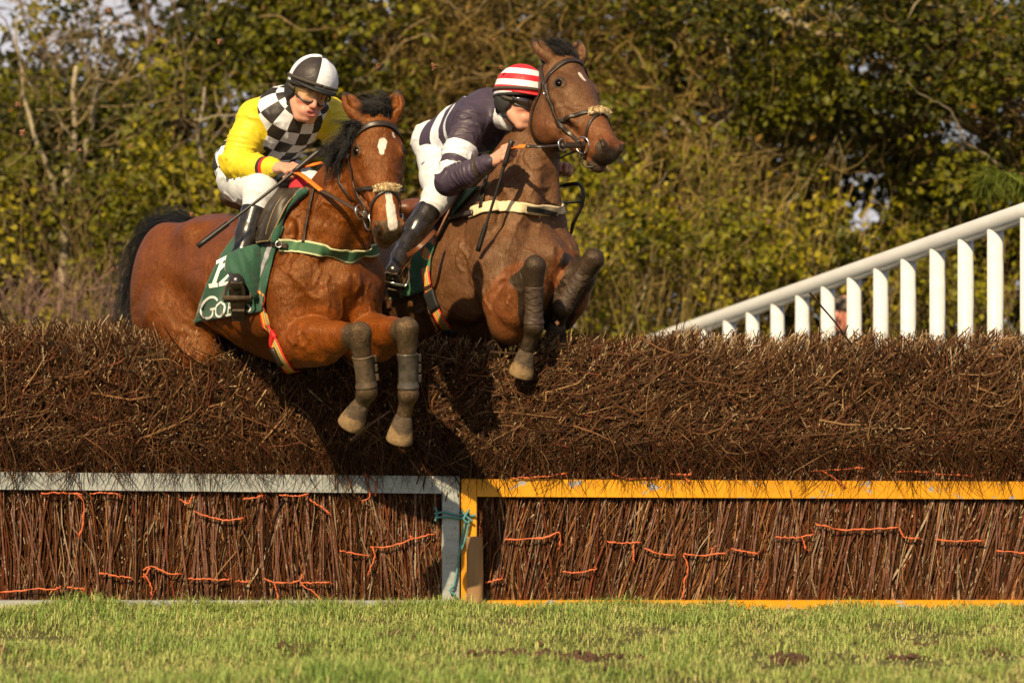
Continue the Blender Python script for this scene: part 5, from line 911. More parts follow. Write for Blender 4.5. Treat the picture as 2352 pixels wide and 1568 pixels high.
def brush(x0, x1, seed):
    r = np.random.default_rng(seed); L = x1 - x0; out = []
    # tips showing on the sloping face and on the trimmed top
    n = int(3000 * L); x = r.uniform(x0, x1, n); tz = top_z(x); z = np.where(r.uniform(size=n) < .42, tz + r.normal(size=n) * .02 + .02 * vnoise2(x, 0 * x, 15, 14.) * .5, .66 + (tz - .66) * r.uniform(0, 1, n)); y = np.where(z > tz - .03, yf(z) + r.uniform(0, .55, n) ** 1.2, yf(z) + r.normal(size=n) * .022 - .005 + .10 * np.clip(vnoise2(x, z * 1.0, 8, 6.) * .8, 0, 1.2))
    ln = r.uniform(.16, .50, n); swirl = .55 * np.sin(x * 2.1 + z * 5) + .35 * np.sin(x * 5.3 - z * 7 + 2); lean = r.normal(size=n) * (.26 + .45 * sstep(1.2, .9, z)) + swirl * sstep(1.2, .75, z) * .9 + .25 * sstep(-.9, .9, x) + .5 * vnoise2(x, z, 9, 5.) * sstep(1.22, 1.0, z); tip = np.stack([x, y, z], 1)
    base = tip - np.stack([np.sin(lean) * ln, -.35 * ln * r.uniform(.2, 1.2, n), np.cos(lean) * ln], 1); base[:, 1] = np.maximum(base[:, 1], yf(base[:, 2]) + .015); bend = r.normal(size=(n, 3)) * (.045 * ln / .3)[:, None] * [1, .4, .6]
    t = np.linspace(0, 1, 4)[None, :, None]; P = base[:, None] * (1 - t) + tip[:, None] * t + (4 * t * (1 - t)) * bend[:, None]; rr = (.0011 + .0042 * r.uniform(size=n) ** 2.4)[:, None] * np.array([1.15, 1, .85, .65]); c = np.repeat(tcol(n, r)[:, None], 4, 1); pale = r.uniform(size=n) < .22; c[pale, -1] = np.array([.42, .29, .17]); whole = r.uniform(size=n) < .035; c[whole] = np.array([.36, .28, .19])
    k = ~inside(P); out.append(twigs(P[k], rr[k], c[k]))
    # loose twigs lying across the face
    n = int(1050 * L); x = r.uniform(x0, x1, n); z = .66 + (top_z(x) - .70) * r.beta(1.15, 1.5, n); ang = 1.35 - .35 * sstep(-.6, .6, x) + r.normal(size=n) * .75 + .45 * np.sin(x * 1.7 + 1 + z * 3) + np.where(r.uniform(size=n) < .16, -1.1, 0); ln = r.uniform(.10, .36, n); d = np.stack([np.cos(ang), r.normal(size=n) * .12, np.sin(ang)], 1); c0 = np.stack([x, yf(z) - .012 - .035 * r.uniform(size=n) ** 2, z], 1)
    t = np.linspace(-.5, .5, 5)[None, :, None]; curl = r.normal(size=(n, 3)) * [1, .25, 1] * (ln * .32)[:, None]; P = c0[:, None] + d[:, None] * ln[:, None, None] * t + (4 * t * t) * curl[:, None] * .5 + np.sin(t * 7) * r.normal(size=(n, 1, 3)) * .008; P[..., 0] = np.clip(P[..., 0], x0 - .05, x1 + .05); P[..., 2] = np.minimum(P[..., 2], top_z(P[..., 0]) + .015)
    rr = (.001 + .0042 * r.uniform(size=n) ** 2.6)[:, None] * np.array([1, 1, .9, .75, .5]); c = np.repeat((tcol(n, r) * 1.35)[:, None], 5, 1); k = ~inside(P); out.append(twigs(P[k], rr[k], c[k]))
    # strays hanging down over the rail
    n = int(300 * L); x = r.uniform(x0, x1, n); a = np.stack([x, .02 - .05 * r.uniform(size=n), r.uniform(.67, .78, n)], 1); d = np.stack([r.normal(size=n) * .09, -.012 - .02 * r.uniform(size=n), -r.uniform(.08, .24, n)], 1); t = np.linspace(0, 1, 5)[None, :, None]; P = a[:, None] + d[:, None] * t + np.sin(t * 3.1) * r.normal(size=(n, 1, 3)) * [.03, .006, .01]; P[..., 1] = np.minimum(P[..., 1], -.006 - .02 * t[..., 0]); rr = r.uniform(.0009, .0027, n)[:, None] * np.array([1, .9, .8, .65, .4]); out.append(twigs(P, rr, np.repeat(tcol(n, r)[:, None], 5, 1)))
    # pale flecks for cut ends, their sparkle put into the colour
    n = int(420 * L); x = r.uniform(x0, x1, n); z = .67 + (top_z(x) - .66) * r.uniform(0, 1, n); P = np.stack([x, yf(z) - .02 - .02 * r.uniform(size=n), z], 1)[:, None] + np.linspace(0, 1, 3)[None, :, None] * (np.stack([r.normal(size=n) * .5, 0 * x - .3, np.ones(n)], 1) * r.uniform(.005, .018, n)[:, None])[:, None]; k = ~inside(P); out.append(twigs(P[k], np.repeat(r.uniform(.0011, .0026, n)[k][:, None], 3, 1), np.repeat((np.array([.50, .35, .19]) * r.uniform(.4, 1.2, n)[:, None])[:, None], 3, 1)[k]))
    # packed stems under the rail
    n = int(2200 * L); x = r.uniform(x0, x1, n); y = .03 + .12 * r.uniform(size=n) ** 2.2; h = r.uniform(.25, .66, n); z0 = np.where(r.uniform(size=n) < .7, .0, r.uniform(0, .4, n)); lean = r.normal(size=n) * .19 + .16 * sstep(-.2, .6, x) + .1 * np.sin(x * 3.); a = np.stack([x, y, z0], 1); b = a + np.stack([np.sin(lean) * h, r.normal(size=n) * .01, np.cos(lean) * h], 1); b[:, 2] = np.minimum(b[:, 2], .68); t = np.linspace(0, 1, 4)[None, :, None]
    P = a[:, None] * (1 - t) + b[:, None] * t + 4 * t * (1 - t) * (r.normal(size=(n, 3)) * [.03, .006, 0])[:, None]; P[..., 0] = np.clip(P[..., 0], x0 + .01, x1 - .01); rr = (.0013 + .0048 * r.uniform(size=n) ** 2.6)[:, None] * np.array([1.1, 1, .9, .75]); c = np.repeat(tcol(n, r)[:, None] * np.array([1.75, 1.6, 1.55]), 4, 1); pl = r.uniform(size=n) < .07; c[pl] = np.array([.34, .26, .18]) * r.uniform(.5, 1, (pl.sum(), 1, 1)); out.append(twigs(P, rr, c))  # twig colours lifted here, sunlight on the stems put into the colour
    n = int(1150 * L); x = r.uniform(x0, x1, n); z = r.uniform(.03, .64, n); ang = r.normal(size=n) * .35 + 1.5; ln = r.uniform(.006, .032, n); a = np.stack([x, .028 + .02 * r.uniform(size=n), z], 1); P = a[:, None] + np.linspace(0, 1, 3)[None, :, None] * (np.stack([np.cos(ang), 0 * ang, np.sin(ang)], 1) * ln[:, None])[:, None]; c = np.repeat((np.array([.46, .36, .25]) * r.uniform(.35, 1.15, n)[:, None])[:, None], 3, 1); out.append(twigs(P, np.repeat(r.uniform(.001, .0026, n)[:, None], 3, 1), c))
    return out
def core(x0, x1):      # lumpy mass for the packed inner birch, shade put into its near-black colour
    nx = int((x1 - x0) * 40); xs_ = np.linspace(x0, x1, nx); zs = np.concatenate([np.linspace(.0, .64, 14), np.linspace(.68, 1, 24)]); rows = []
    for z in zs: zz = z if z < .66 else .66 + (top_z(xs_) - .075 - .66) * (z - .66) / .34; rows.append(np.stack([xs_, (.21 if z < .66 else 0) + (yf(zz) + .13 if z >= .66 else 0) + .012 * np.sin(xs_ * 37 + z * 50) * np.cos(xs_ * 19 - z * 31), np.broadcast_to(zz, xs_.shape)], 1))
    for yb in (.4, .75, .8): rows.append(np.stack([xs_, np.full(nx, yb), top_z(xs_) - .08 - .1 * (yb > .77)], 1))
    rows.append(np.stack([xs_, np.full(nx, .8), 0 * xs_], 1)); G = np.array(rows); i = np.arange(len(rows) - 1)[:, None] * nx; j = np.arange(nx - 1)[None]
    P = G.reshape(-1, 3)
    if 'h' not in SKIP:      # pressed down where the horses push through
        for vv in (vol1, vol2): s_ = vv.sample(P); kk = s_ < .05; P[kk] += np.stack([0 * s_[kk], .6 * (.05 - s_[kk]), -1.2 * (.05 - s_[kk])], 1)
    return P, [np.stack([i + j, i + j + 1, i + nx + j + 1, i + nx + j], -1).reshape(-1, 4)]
m = NT('galvanised_steel'); P = m.obj(); f = m.noise(9, 5, .7, m.obj((1, 1, 3))); g = m.noise(45, 4, .6, P); c = m.ramp(f, [(.25, (.22, .24, .24)), (.5, (.33, .355, .36)), (.75, (.41, .435, .44))]); c = m.mix(m.ramp(g, [(.60, 0), (.72, 1)]), c, (.22, .19, .14)); m.set(c, m.ramp(g, [(.3, .42), (.7, .62)]), Metallic=.25); m.bump(g, .12, .003); M['galv'] = m.m
m = NT('chipped_yellow_paint'); P = m.obj(); a = m.noise(16, 6, .72, m.obj((.55, 1, 1)), .4); g = m.noise(5, 4, .6, P); c = m.ramp(g, [(.3, (.60, .25, .003)), (.7, (.70, .31, .006))]); chip = m.ramp(a, [(.60, 0), (.62, 1)]); c = m.mix(chip, c, (.30, .30, .31)); c = m.mix(m.math('MULTIPLY', m.ramp(m.noise(30, 4, .7, P), [(.55, 0), (.8, 1)]), .3), c, (.16, .07, .01)); m.set(c, .42); m.bump(m.math('SUBTRACT', 1., chip), .5, .003); M['yellow'] = m.m
M['twine'] = plain('orange_twine', (.52, .105, .032), .6, 120, .25, .3, stretch=(1, 1, 3)); M['rope'] = plain('blue_green_rope', (.075, .24, .25), .75, 150, .4, .5, bd=.004); M['stake'] = plain('weathered_stake', (.30, .17, .075), .8, 14, .35, .4, stretch=(1, 1, .15))
def beam(a, b, h, t, y0=0.): a, b = np.asarray(a, float), np.asarray(b, float); q = np.linspace(0, 1, 12)[:, None]; return ribbon(a * (1 - q) + b * q, np.array([0, -1., 0]), h, t)
def post(px0, px1, r0, r1): c0, c1 = D(px0, r0, 0), D(px1, r1, 0); return box((c0[0], .0, c1[2]), (c1[0], .055, c0[2]), .004)
secL = empty('brush_fence', (-2, .3, 0)); tag(secL, 'birch brush fence section in a grey galvanised frame, left of the joint', 'brush fence', 'sections of the birch fence')
secR = empty('brush_fence', (2, .3, 0)); tag(secR, 'birch brush fence section in a yellow painted frame, right of the joint', 'brush fence', 'sections of the birch fence')
def row(px, r): return D(px, r, 0)
put('top_rail', beam((row(-600, 1097)[0], .027, row(0, 1098)[2]), (row(1014, 0)[0], .027, row(0, 1113)[2]), .080, .054), M['galv'], secL, False); put('post', post(1015, 1056, 1093, 1412), M['galv'], secL, False); put('bottom_rail', beam((-3.7, .020, -.026), (row(1014, 0)[0], .020, -.029), .075, .054), M['galv'], secL, False)
put('top_rail', beam((row(1096, 0)[0], .027, row(0, 1120)[2]), (row(2950, 0)[0], .027, row(0, 1128.5)[2]), .080, .054), M['yellow'], secR, False); put('post', post(1059, 1095.5, 1099, 1412), M['yellow'], secR, False); put('bottom_rail', beam((row(1096, 0)[0], .020, -.028), (3.7, .020, -.026), .075, .054), M['yellow'], secR, False)
if 'b' not in SKIP:
    for s_, x0, x1, sd in ((secL, -3.7, XS, 41), (secR, XS, 3.7, 42)):
        o = twig_obj('birch_twigs', brush(x0, x1, sd), M['twig'], s_); o['kind'] = 'stuff'; put('birch_core', core(x0, x1), plain('shade_dark_birch', (.012, .008, .006), .95, 60, .5, .5), s_)
        r = np.random.default_rng(sd + 5); xx = np.sort(r.uniform(max(x0, -2.45) + .05, min(x1, 2.45) - .1, 76)); rh = r.uniform(.4, .64, 76)
        for x, h in zip(xx, rh):    # stout stems one can pick out below the rail
            ln = r.normal() * .09 + (.16 if s_ is secR else -.02); rad = r.uniform(.0028, .007); q = spline(np.array([(x, .022, -.01), (x + ln * h * .5 + r.normal() * .008, .020, h * .5), (x + ln * h, .026, h)]), 5)
            if x0 + .02 < q[-1, 0] < x1 - .02 and not (row(1000, 0)[0] < x < row(1130, 0)[0]): put('stem', tube(q, rad * np.array([1.1, 1., .95, .9, .8]), 5), M['stem'], s_)
def twine(sec, pts, wd=.0062, y=-.006, n=18, lay=None):
    rt = np.random.default_rng(int(pts[0][0] * 7 + pts[0][1])); q = spline(np.array(pts, float), n) + rt.normal(size=(n, 2)) * .9; P = np.array([D(a, b, y) for a, b in q]); fr = [tube(np.array([P[-1], P[-1] + rt.normal(size=3) * [.014, .004, .014]]), [.0012, .0006], 4) for _ in range(4)]; put('twine', cat(ribbon(P, np.array([0, -1., .1]), wd * (1 + .35 * rt.normal(size=n)).clip(.4, 1.7), .004), *fr), M['twine'], sec)
TW = [(0, [(150, 1133), (180, 1136), (193, 1160), (190, 1200), (183, 1232)]), (0, [(95, 1133), (150, 1132), (190, 1135)]), (0, [(205, 1134), (240, 1131), (275, 1135)]), (0, [(410, 1145), (432, 1155), (440, 1140)]), (0, [(445, 1174), (480, 1186), (515, 1194), (558, 1190)]), (0, [(560, 1146), (585, 1142), (602, 1138)]), (0, [(640, 1136), (680, 1139), (708, 1134)]), (0, [(712, 1148), (735, 1162), (757, 1178)]), (0, [(0, 1358), (50, 1356), (85, 1352), (120, 1354), (140, 1346)]), (0, [(155, 1348), (195, 1352)]), (0, [(228, 1315), (262, 1322), (302, 1326)]), (0, [(328, 1310), (350, 1300), (380, 1315), (412, 1318)]), (0, [(330, 1315), (345, 1340), (350, 1368)]), (0, [(345, 1302), (330, 1325)]), (0, [(432, 1328), (490, 1330), (527, 1330)]), (0, [(540, 1334), (572, 1336)]), (0, [(605, 1328), (640, 1338), (685, 1334), (695, 1318)]), (0, [(630, 1338), (640, 1372)]), (0, [(690, 1338), (720, 1338), (755, 1336)]), (0, [(692, 1342), (722, 1360), (740, 1382)]), (0, [(780, 1263), (815, 1271), (845, 1275)]), (0, [(850, 1254), (885, 1256), (915, 1250), (942, 1238), (944, 1230)]), (0, [(856, 1255), (860, 1280), (847, 1312)]), (0, [(945, 1238), (995, 1226)]),
      (0, [(836, 1082), (843, 1108), (850, 1140), (832, 1150)]), (0, [(833, 1086), (862, 1108), (862, 1138)]), (1, [(1115, 1338), (1152, 1328)]), (1, [(1160, 1238), (1215, 1237), (1260, 1232), (1284, 1222), (1286, 1256)]), (1, [(1395, 1243), (1430, 1247), (1472, 1245)]), (1, [(1455, 1250), (1455, 1285)]), (1, [(1480, 1258), (1510, 1270), (1550, 1274)]), (1, [(1570, 1270), (1610, 1276), (1668, 1268)]), (1, [(1570, 1275), (1580, 1305), (1572, 1340), (1568, 1372)]), (1, [(1635, 1270), (1637, 1258)]), (1, [(1680, 1260), (1740, 1272)]), (1, [(1780, 1232), (1825, 1234), (1868, 1227)]), (1, [(1842, 1234), (1852, 1262)]), (1, [(1875, 1203), (1930, 1215), (2000, 1214), (2066, 1210)]), (1, [(2066, 1212), (2075, 1232), (2110, 1236)]), (1, [(2148, 1238), (2210, 1242), (2260, 1241)]), (1, [(1292, 1313), (1330, 1314), (1370, 1304)]), (1, [(1172, 1098), (1230, 1096), (1298, 1088)]), (1, [(1404, 1086), (1440, 1098), (1512, 1098)]), (1, [(1540, 1087), (1575, 1090), (1590, 1088)]), (1, [(1572, 1090), (1582, 1110)]), (1, [(1862, 1082), (1900, 1079), (1995, 1074)]), (1, [(1890, 1082), (1920, 1100), (1938, 1120)]), (1, [(2290, 1264), (2352, 1270), (2380, 1274)]), (1, [(2060, 1082), (2130, 1083)]), (1, [(2150, 1088), (2230, 1092)])]
for k, pts in TW: twine((secL, secR)[k], pts, y=-.008 if not (1090 < pts[0][1] < 1145) else -.014)
def rope_strand(P, r, turns): t = np.linspace(0, 1, len(P)); T = np.gradient(P, axis=0); T /= np.linalg.norm(T, axis=1, keepdims=True); u = np.cross(T, [0, 1, .01]); u /= np.linalg.norm(u, axis=1, keepdims=True); v_ = np.cross(T, u); return cat(*[tube(P + r * .55 * (np.cos(t * turns * 6.283 + k)[:, None] * u + np.sin(t * turns * 6.283 + k)[:, None] * v_), r * .62, 6) for k in (0, 2.09, 4.19)])
rp = empty('rope', row(1060, 1180)); tag(rp, 'blue green rope knotted round the two middle posts', 'rope')
for pts, y in (([(998, 1180), (1020, 1176), (1050, 1182), (1092, 1184)], -.012), ([(1000, 1165), (1004, 1180), (1000, 1195)], -.012), ([(1000, 1188), (1030, 1187), (1060, 1190), (1078, 1178)], -.018), ([(1060, 1172), (1072, 1186), (1085, 1196)], -.026), ([(1078, 1170), (1066, 1190), (1072, 1200)], -.03), ([(1070, 1190), (1062, 1230), (1055, 1275), (1048, 1320), (1042, 1350)], -.016), ([(1078, 1192), (1070, 1232), (1060, 1262)], -.022), ([(1042, 1345), (1034, 1356), (1046, 1366)], -.02)):
    put('strand', rope_strand(np.array([D(a, b, y) for a, b in spline(np.array(pts, float), 40)]), .0055, len(pts) * 3.2), M['rope'], rp)
stk = D(1090, 1236, -.05); stp = spline(np.array([(stk[0], -.045, -.12), (stk[0] + .002, -.045, .15), (stk[0], -.045, stk[2] - .004), (stk[0], -.045, stk[2])]), 14)
sk = put('wooden_stake', tube(stp, np.concatenate([np.full(12, .0385), [.0375, .033]]) * (1 + .015 * np.sin(np.arange(14) * 2.1)), 22), M['stake']); tag(sk, 'short round wooden stake driven in beside the yellow post', 'stake')
fs = empty('broken_stick', D(850, 980, -.70)); tag(fs, 'broken brown stick flying beside the bay horse\'s hooves', 'stick'); put('stick', tube(spline(np.array([D(806, 1011, -.68), D(845, 978, -.7), D(898, 942, -.7)]), 8), [.006, .0055, .005, .005, .0048, .0045, .004, .003], 7), M['stem'], fs); put('side_twig', tube(spline(np.array([D(872, 960, -.7), D(868, 975, -.72)]), 4), .0025, 5), M['stem'], fs)
# ------------------------------------------------------------------ trees and undergrowth behind the fence
def leaf_mat(name, tl=.30):
    m = NT(name); col = m.attr('col', 'Color'); m.set(col, .5, Specular_IOR_Level=.25); tr = m.n('BsdfTranslucent'); m.l(col, tr.inputs['Color']); ms = m.n('MixShader'); ms.inputs[0].default_value = tl; m.l(m.b.outputs[0], ms.inputs[1]); m.l(tr.outputs[0], ms.inputs[2]); m.l(ms.outputs[0], m.t.nodes['Material Output'].inputs['Surface']); return m.m
M['leaf'] = leaf_mat('ivy_leaf'); m = NT('lichen_bark'); P = m.obj(); f = m.noise(18, 5, .7, P); m.set(m.mix(.55, m.attr('col', 'Color'), m.ramp(f, [(.3, (.25, .25, .25)), (.7, (1.25, 1.25, 1.2))]), 'MULTIPLY'), .85); m.bump(f, .5, .01); M['bark'] = m.m
def leaves(C, size, col, r):
    """C centres -> folded kite leaves facing mostly outwards (towards the light)"""
    n = len(C); N = r.normal(size=(n, 3)) * .75 + np.array([-.15, -.7, .45]); N /= np.linalg.norm(N, axis=1, keepdims=True); a = r.normal(size=(n, 3)) + np.array([0, 0, -.6]); T = a - N * (a * N).sum(1, keepdims=True); T /= np.linalg.norm(T, axis=1, keepdims=True); S = np.cross(N, T); s = size[:, None]
    V = np.stack([C - T * s * .5, C + S * s * .42 + N * s * .10 - T * s * .12, C + T * s * .62, C - S * s * .42 + N * s * .10 - T * s * .12], 1).reshape(-1, 3); k = np.arange(n)[:, None] * 4
    return V, np.concatenate([k + [[0, 1, 2]], k + [[0, 2, 3]]]), np.repeat(np.concatenate([col, np.ones((n, 1))], 1), 4, 0)
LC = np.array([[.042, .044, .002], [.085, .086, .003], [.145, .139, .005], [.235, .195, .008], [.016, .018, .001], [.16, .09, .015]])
HOLES = [(1960, 440, 120, 105, 9.6), (1640, 255, 70, 60, 9.6), (2230, 300, 100, 45, 9.6), (900, 110, 120, 55, 9.6), (1050, 200, 80, 50, 9.6), (80, 430, 80, 40, 9.6), (560, 640, 80, 45, 9.6), (1235, 90, 110, 50, 9.6), (2010, 150, 90, 40, 9.6), (1560, 470, 60, 70, 9.6), (1985, 505, 42, 48, 30.), (1452, 592, 24, 26, 30.), (1440, 130, 18, 20, 30.), (1520, 300, 16, 22, 30.), (2330, 260, 50, 50, 9.6), (250, 560, 90, 50, 9.6), (430, 300, 60, 45, 9.6)]
def thin(C, r):      # hollows and gaps in the foliage
    px = 1176 + FP * C[:, 0] / (CD + C[:, 1]); py = HY - FP * (C[:, 2] - CH) / (CD + C[:, 1]); k = np.ones(len(C), bool)
    for a, b, rx, ry, ym in HOLES: k &= ~((np.hypot((px - a) / rx, (py - b) / ry) < r.uniform(.55, 1.15, len(C))) & (C[:, 1] < ym))
    return k
def grow(a, d, L, r, n=6, wob=.18, sag=0.):
    P = [np.array(a, float)]; d = nrm(d)
    for i in range(n - 1): d = nrm(d + r.normal(size=3) * wob + np.array([0, 0, -sag])); P.append(P[-1] + d * L / (n - 1))
    return np.array(P)
def tree(name, label, base, limbs, ivy, twn, seed, barkc=(.22, .155, .07), twc=(.16, .100, .026), ivyr=.34, leafw=None, twlen=(.25, .8), group='trees of the hedgerow', size=.052, sag=.03, nb=9, lkr=(.15, .95)):
    """limbs: list of control polylines (world); ivy leaves cluster round them, fine twigs grow from them"""
    r = np.random.default_rng(seed); root = empty(name, base); tag(root, label, 'tree', group); pts = []; parts = []
    for i, (poly, rad) in enumerate(limbs):
        q = spline(np.array(poly, float), 12); q[1:-1] += r.normal(size=(10, 3)) * .012; pts.append(q); rr = np.linspace(1, .35, 12) * rad
        V, F = tube(q, rr * (1 + .08 * r.normal(size=12)), 7); c = np.tile(np.array(barkc) * r.uniform(.8, 1.2), (len(V), 1)); put('trunk' if i == 0 else 'limb', (V, F), M['bark'], root, True, {'col': np.concatenate([c, np.ones((len(V), 1))], 1)})
    for _ in range(nb):
        a = np.concatenate(pts)[r.integers(12 * len(limbs))] + np.array([0, -.5 + .25 * r.normal(), 0]); pb = grow(a, np.array([r.normal(), -.25 + .4 * r.normal(), .35 + .7 * r.normal()]), r.uniform(.7, 1.9), r, 18, .26, .02); V, F = tube(pb, np.linspace(1, .25, 18) * r.uniform(.004, .011), 6); c = np.tile(np.array(barkc) * r.uniform(.7, 1.3), (len(V), 1)); put('branch', (V, F), M['bark'], root, True, {'col': np.concatenate([c, np.ones((len(V), 1))], 1)}); pts.append(pb[:, :]) if False else None
    al = np.concatenate(pts); T = []; 
    if twn:
        Pk = []; 
        for _ in range(twn):
            a = al[r.integers(len(al))] + r.normal(size=3) * .06; d = np.array([r.normal() * .9, -.25 + r.normal() * .7, .25 + r.normal() * .8]); g_ = grow(a, d, r.uniform(*twlen), r, 6, .32, sag); Pk.append(g_); T.append(g_)
            for _k in range(2): j_ = r.integers(2, 6); Pk.append(grow(g_[j_], nrm(g_[j_] - g_[j_ - 1]) + r.normal(size=3) * .6, r.uniform(.12, .4), r, 6, .3, sag))
        Pk = np.array(Pk); n = len(Pk); rr = (.0022 + .0065 * r.uniform(size=n) ** 1.8)[:, None] * np.array([1.1, 1, .85, .7, .55, .35]); cc = np.repeat((np.array(twc) * r.uniform(.5, 1.5, n)[:, None])[:, None], 6, 1); o = twig_obj('branches', [twigs(Pk, rr, cc)], M['bark'], root); o['kind'] = 'stuff'
    if ivy:
        src = np.concatenate([al] + [t[1:] for t in T]) if T else al; n = int(ivy); cl = src[r.integers(len(src), size=max(8, n // 170))] + r.normal(size=(max(8, n // 170), 3)) * [ivyr * .7, ivyr * .55, ivyr * .6]
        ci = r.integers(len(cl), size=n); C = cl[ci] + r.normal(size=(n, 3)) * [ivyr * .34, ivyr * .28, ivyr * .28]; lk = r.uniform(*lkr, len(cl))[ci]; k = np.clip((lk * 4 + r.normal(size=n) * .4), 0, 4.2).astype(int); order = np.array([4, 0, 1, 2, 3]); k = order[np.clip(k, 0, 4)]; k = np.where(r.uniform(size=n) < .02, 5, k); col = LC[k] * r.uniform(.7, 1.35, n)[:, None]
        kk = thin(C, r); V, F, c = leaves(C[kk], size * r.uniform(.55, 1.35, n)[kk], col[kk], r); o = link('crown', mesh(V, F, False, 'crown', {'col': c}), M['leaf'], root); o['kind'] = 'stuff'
    return root
if 't' not in SKIP:
    y = 8.0; G0 = -.25
    def base(px, yy): return np.array([(px - 1176) * (CD + yy) / FP, yy, -.3])
    def trunk(px, yy, px2, row2, dy=0.): b = base(px, yy); t_ = D(px2, row2, yy + dy); return [b, b * .6 + t_ * .4 + np.array([.06, 0, .1]), t_]
    tree('ivy_shrub', 'low dark green ivy shrub under the open sky at the far left', base(60, 8.4), [(trunk(60, 8.4, 60, 230), .09), (trunk(-150, 8.5, -120, 230), .08), (trunk(-420, 8.5, -400, 220), .08), (trunk(-700, 8.6, -680, 200), .08), (trunk(150, 8.6, 190, 240), .07), ([D(60, 600, 8.4), D(0, 500, 8.2), D(-60, 400, 8.2)], .04)], 25000, 240, 1, ivyr=.46, twc=(.12, .095, .045))
    tree('ash_sapling', 'bare pale forked sapling standing in the left hedge', base(140, 7.6), [([base(140, 7.6), D(150, 500, 7.6), D(170, 330, 7.6), D(176, 152, 7.6)], .042), ([D(158, 430, 7.6), D(196, 330, 7.6), D(222, 210, 7.6), D(235, 60, 7.6)], .026), ([D(150, 520, 7.6), D(110, 380, 7.5), D(60, 250, 7.5), D(38, 40, 7.5)], .024), ([D(480, 900, 7.5), D(472, 500, 7.4), D(458, 350, 7.4), D(470, 200, 7.4)], .03)], 0, 120, 2, nb=3, barkc=(.30, .25, .17), twc=(.17, .12, .055), ivyr=.4, twlen=(.4, 1.1), sag=-.03)
    tree('thorn_tree', 'bare twiggy thorn reaching up against the sky above the left hedge', base(330, 9.4), [(trunk(330, 9.4, 300, 150), .08), ([D(310, 420, 9.4), D(250, 240, 9.4), D(150, 60, 9.4)], .035), ([D(320, 420, 9.4), D(420, 200, 9.4), D(500, -60, 9.4)], .04), ([D(310, 300, 9.4), D(340, 120, 9.4), D(330, -80, 9.4)], .03), ([D(240, 250, 9.4), D(100, 120, 9.4), D(20, -60, 9.4)], .025), ([D(360, 300, 9.4), D(440, 160, 9.4), D(560, 60, 9.4)], .03)], 0, 170, 3, nb=4, barkc=(.17, .13, .10), twc=(.12, .075, .045), ivyr=.35, twlen=(.4, 1.2), sag=-.05)
    tree('ivy_tree', 'ivy covered tree rising behind the yellow sleeved jockey', base(560, 8.6), [(trunk(560, 8.6, 600, 60), .13), ([D(570, 560, 8.6), D(480, 450, 8.4), D(420, 380, 8.4)], .06), ([D(590, 400, 8.6), D(680, 180, 8.4), D(760, -60, 8.4)], .07), ([D(560, 560, 8.6), D(430, 560, 8.2), D(330, 520, 8.2)], .05), ([D(600, 250, 8.6), D(610, 60, 8.6), D(640, -150, 8.6)], .06), ([D(570, 640, 8.6), D(400, 640, 8.2), D(280, 600, 8.2)], .05)], 20000, 230, 4, ivyr=.48)
    tree('ivy_tree', 'mossy tangled tree behind the two jockeys at the top centre', base(880, 8.8), [(trunk(880, 8.8, 900, 60), .12), ([D(890, 300, 8.8), D(780, 140, 8.6), D(700, 20, 8.6)], .05), ([D(890, 260, 8.8), D(1000, 120, 8.5), D(1120, 40, 8.5)], .05), ([D(880, 420, 8.8), D(1000, 330, 8.5), D(1120, 250, 8.3)], .045), ([D(880, 560, 8.8), D(980, 470, 8.4), D(1080, 460, 8.3)], .04), ([D(880, 420, 8.8), D(800, 300, 8.5), D(740, 220, 8.5)], .04)], 8000, 1250, 5, nb=16, twc=(.22, .145, .032), ivyr=.5)
    tree('ivy_tree', 'leafless lichen covered tree behind the brown horse', base(1260, 8.7), [(trunk(1260, 8.7, 1240, 40), .11), ([D(1250, 300, 8.7), D(1130, 150, 8.4), D(1040, -20, 8.4)], .05), ([D(1250, 300, 8.7), D(1380, 160, 8.4), D(1480, 0, 8.4)], .05), ([D(1255, 420, 8.7), D(1400, 400, 8.3), D(1540, 350, 8.2)], .045), ([D(1260, 560, 8.7), D(1440, 520, 8.2), D(1600, 500, 8.2)], .045), ([D(1260, 300, 8.7), D(1420, 60, 8.3), D(1620, 30, 8.3)], .04)], 6500, 1350, 6, nb=16, twc=(.22, .145, .034), ivyr=.5)
    tree('ivy_tree', 'ivy clad tree with long pale limbs right of the brown horse', base(1700, 8.4), [(trunk(1700, 8.4, 1640, 40), .12), ([D(1780, 20, 7.4), D(1850, 62, 7.3), D(1905, 84, 7.3), D(1950, 92, 7.3), D(1990, 122, 7.4), D(2060, 180, 7.8)], .034), ([D(1690, 420, 8.4), D(1600, 320, 8.1), D(1520, 240, 8.1)], .05), ([D(1690, 500, 8.4), D(1800, 420, 8.0), D(1900, 330, 8.0)], .05), ([D(1700, 620, 8.4), D(1560, 600, 8.0), D(1450, 640, 8.0)], .05), ([D(1700, 300, 8.4), D(1560, 110, 8.1), D(1500, -60, 8.1)], .05), ([D(1700, 700, 8.4), D(1800, 640, 8.0), D(1840, 560, 8.0)], .045)], 17000, 520, 7, nb=12, barkc=(.32, .26, .16), ivyr=.46, twc=(.21, .14, .034))
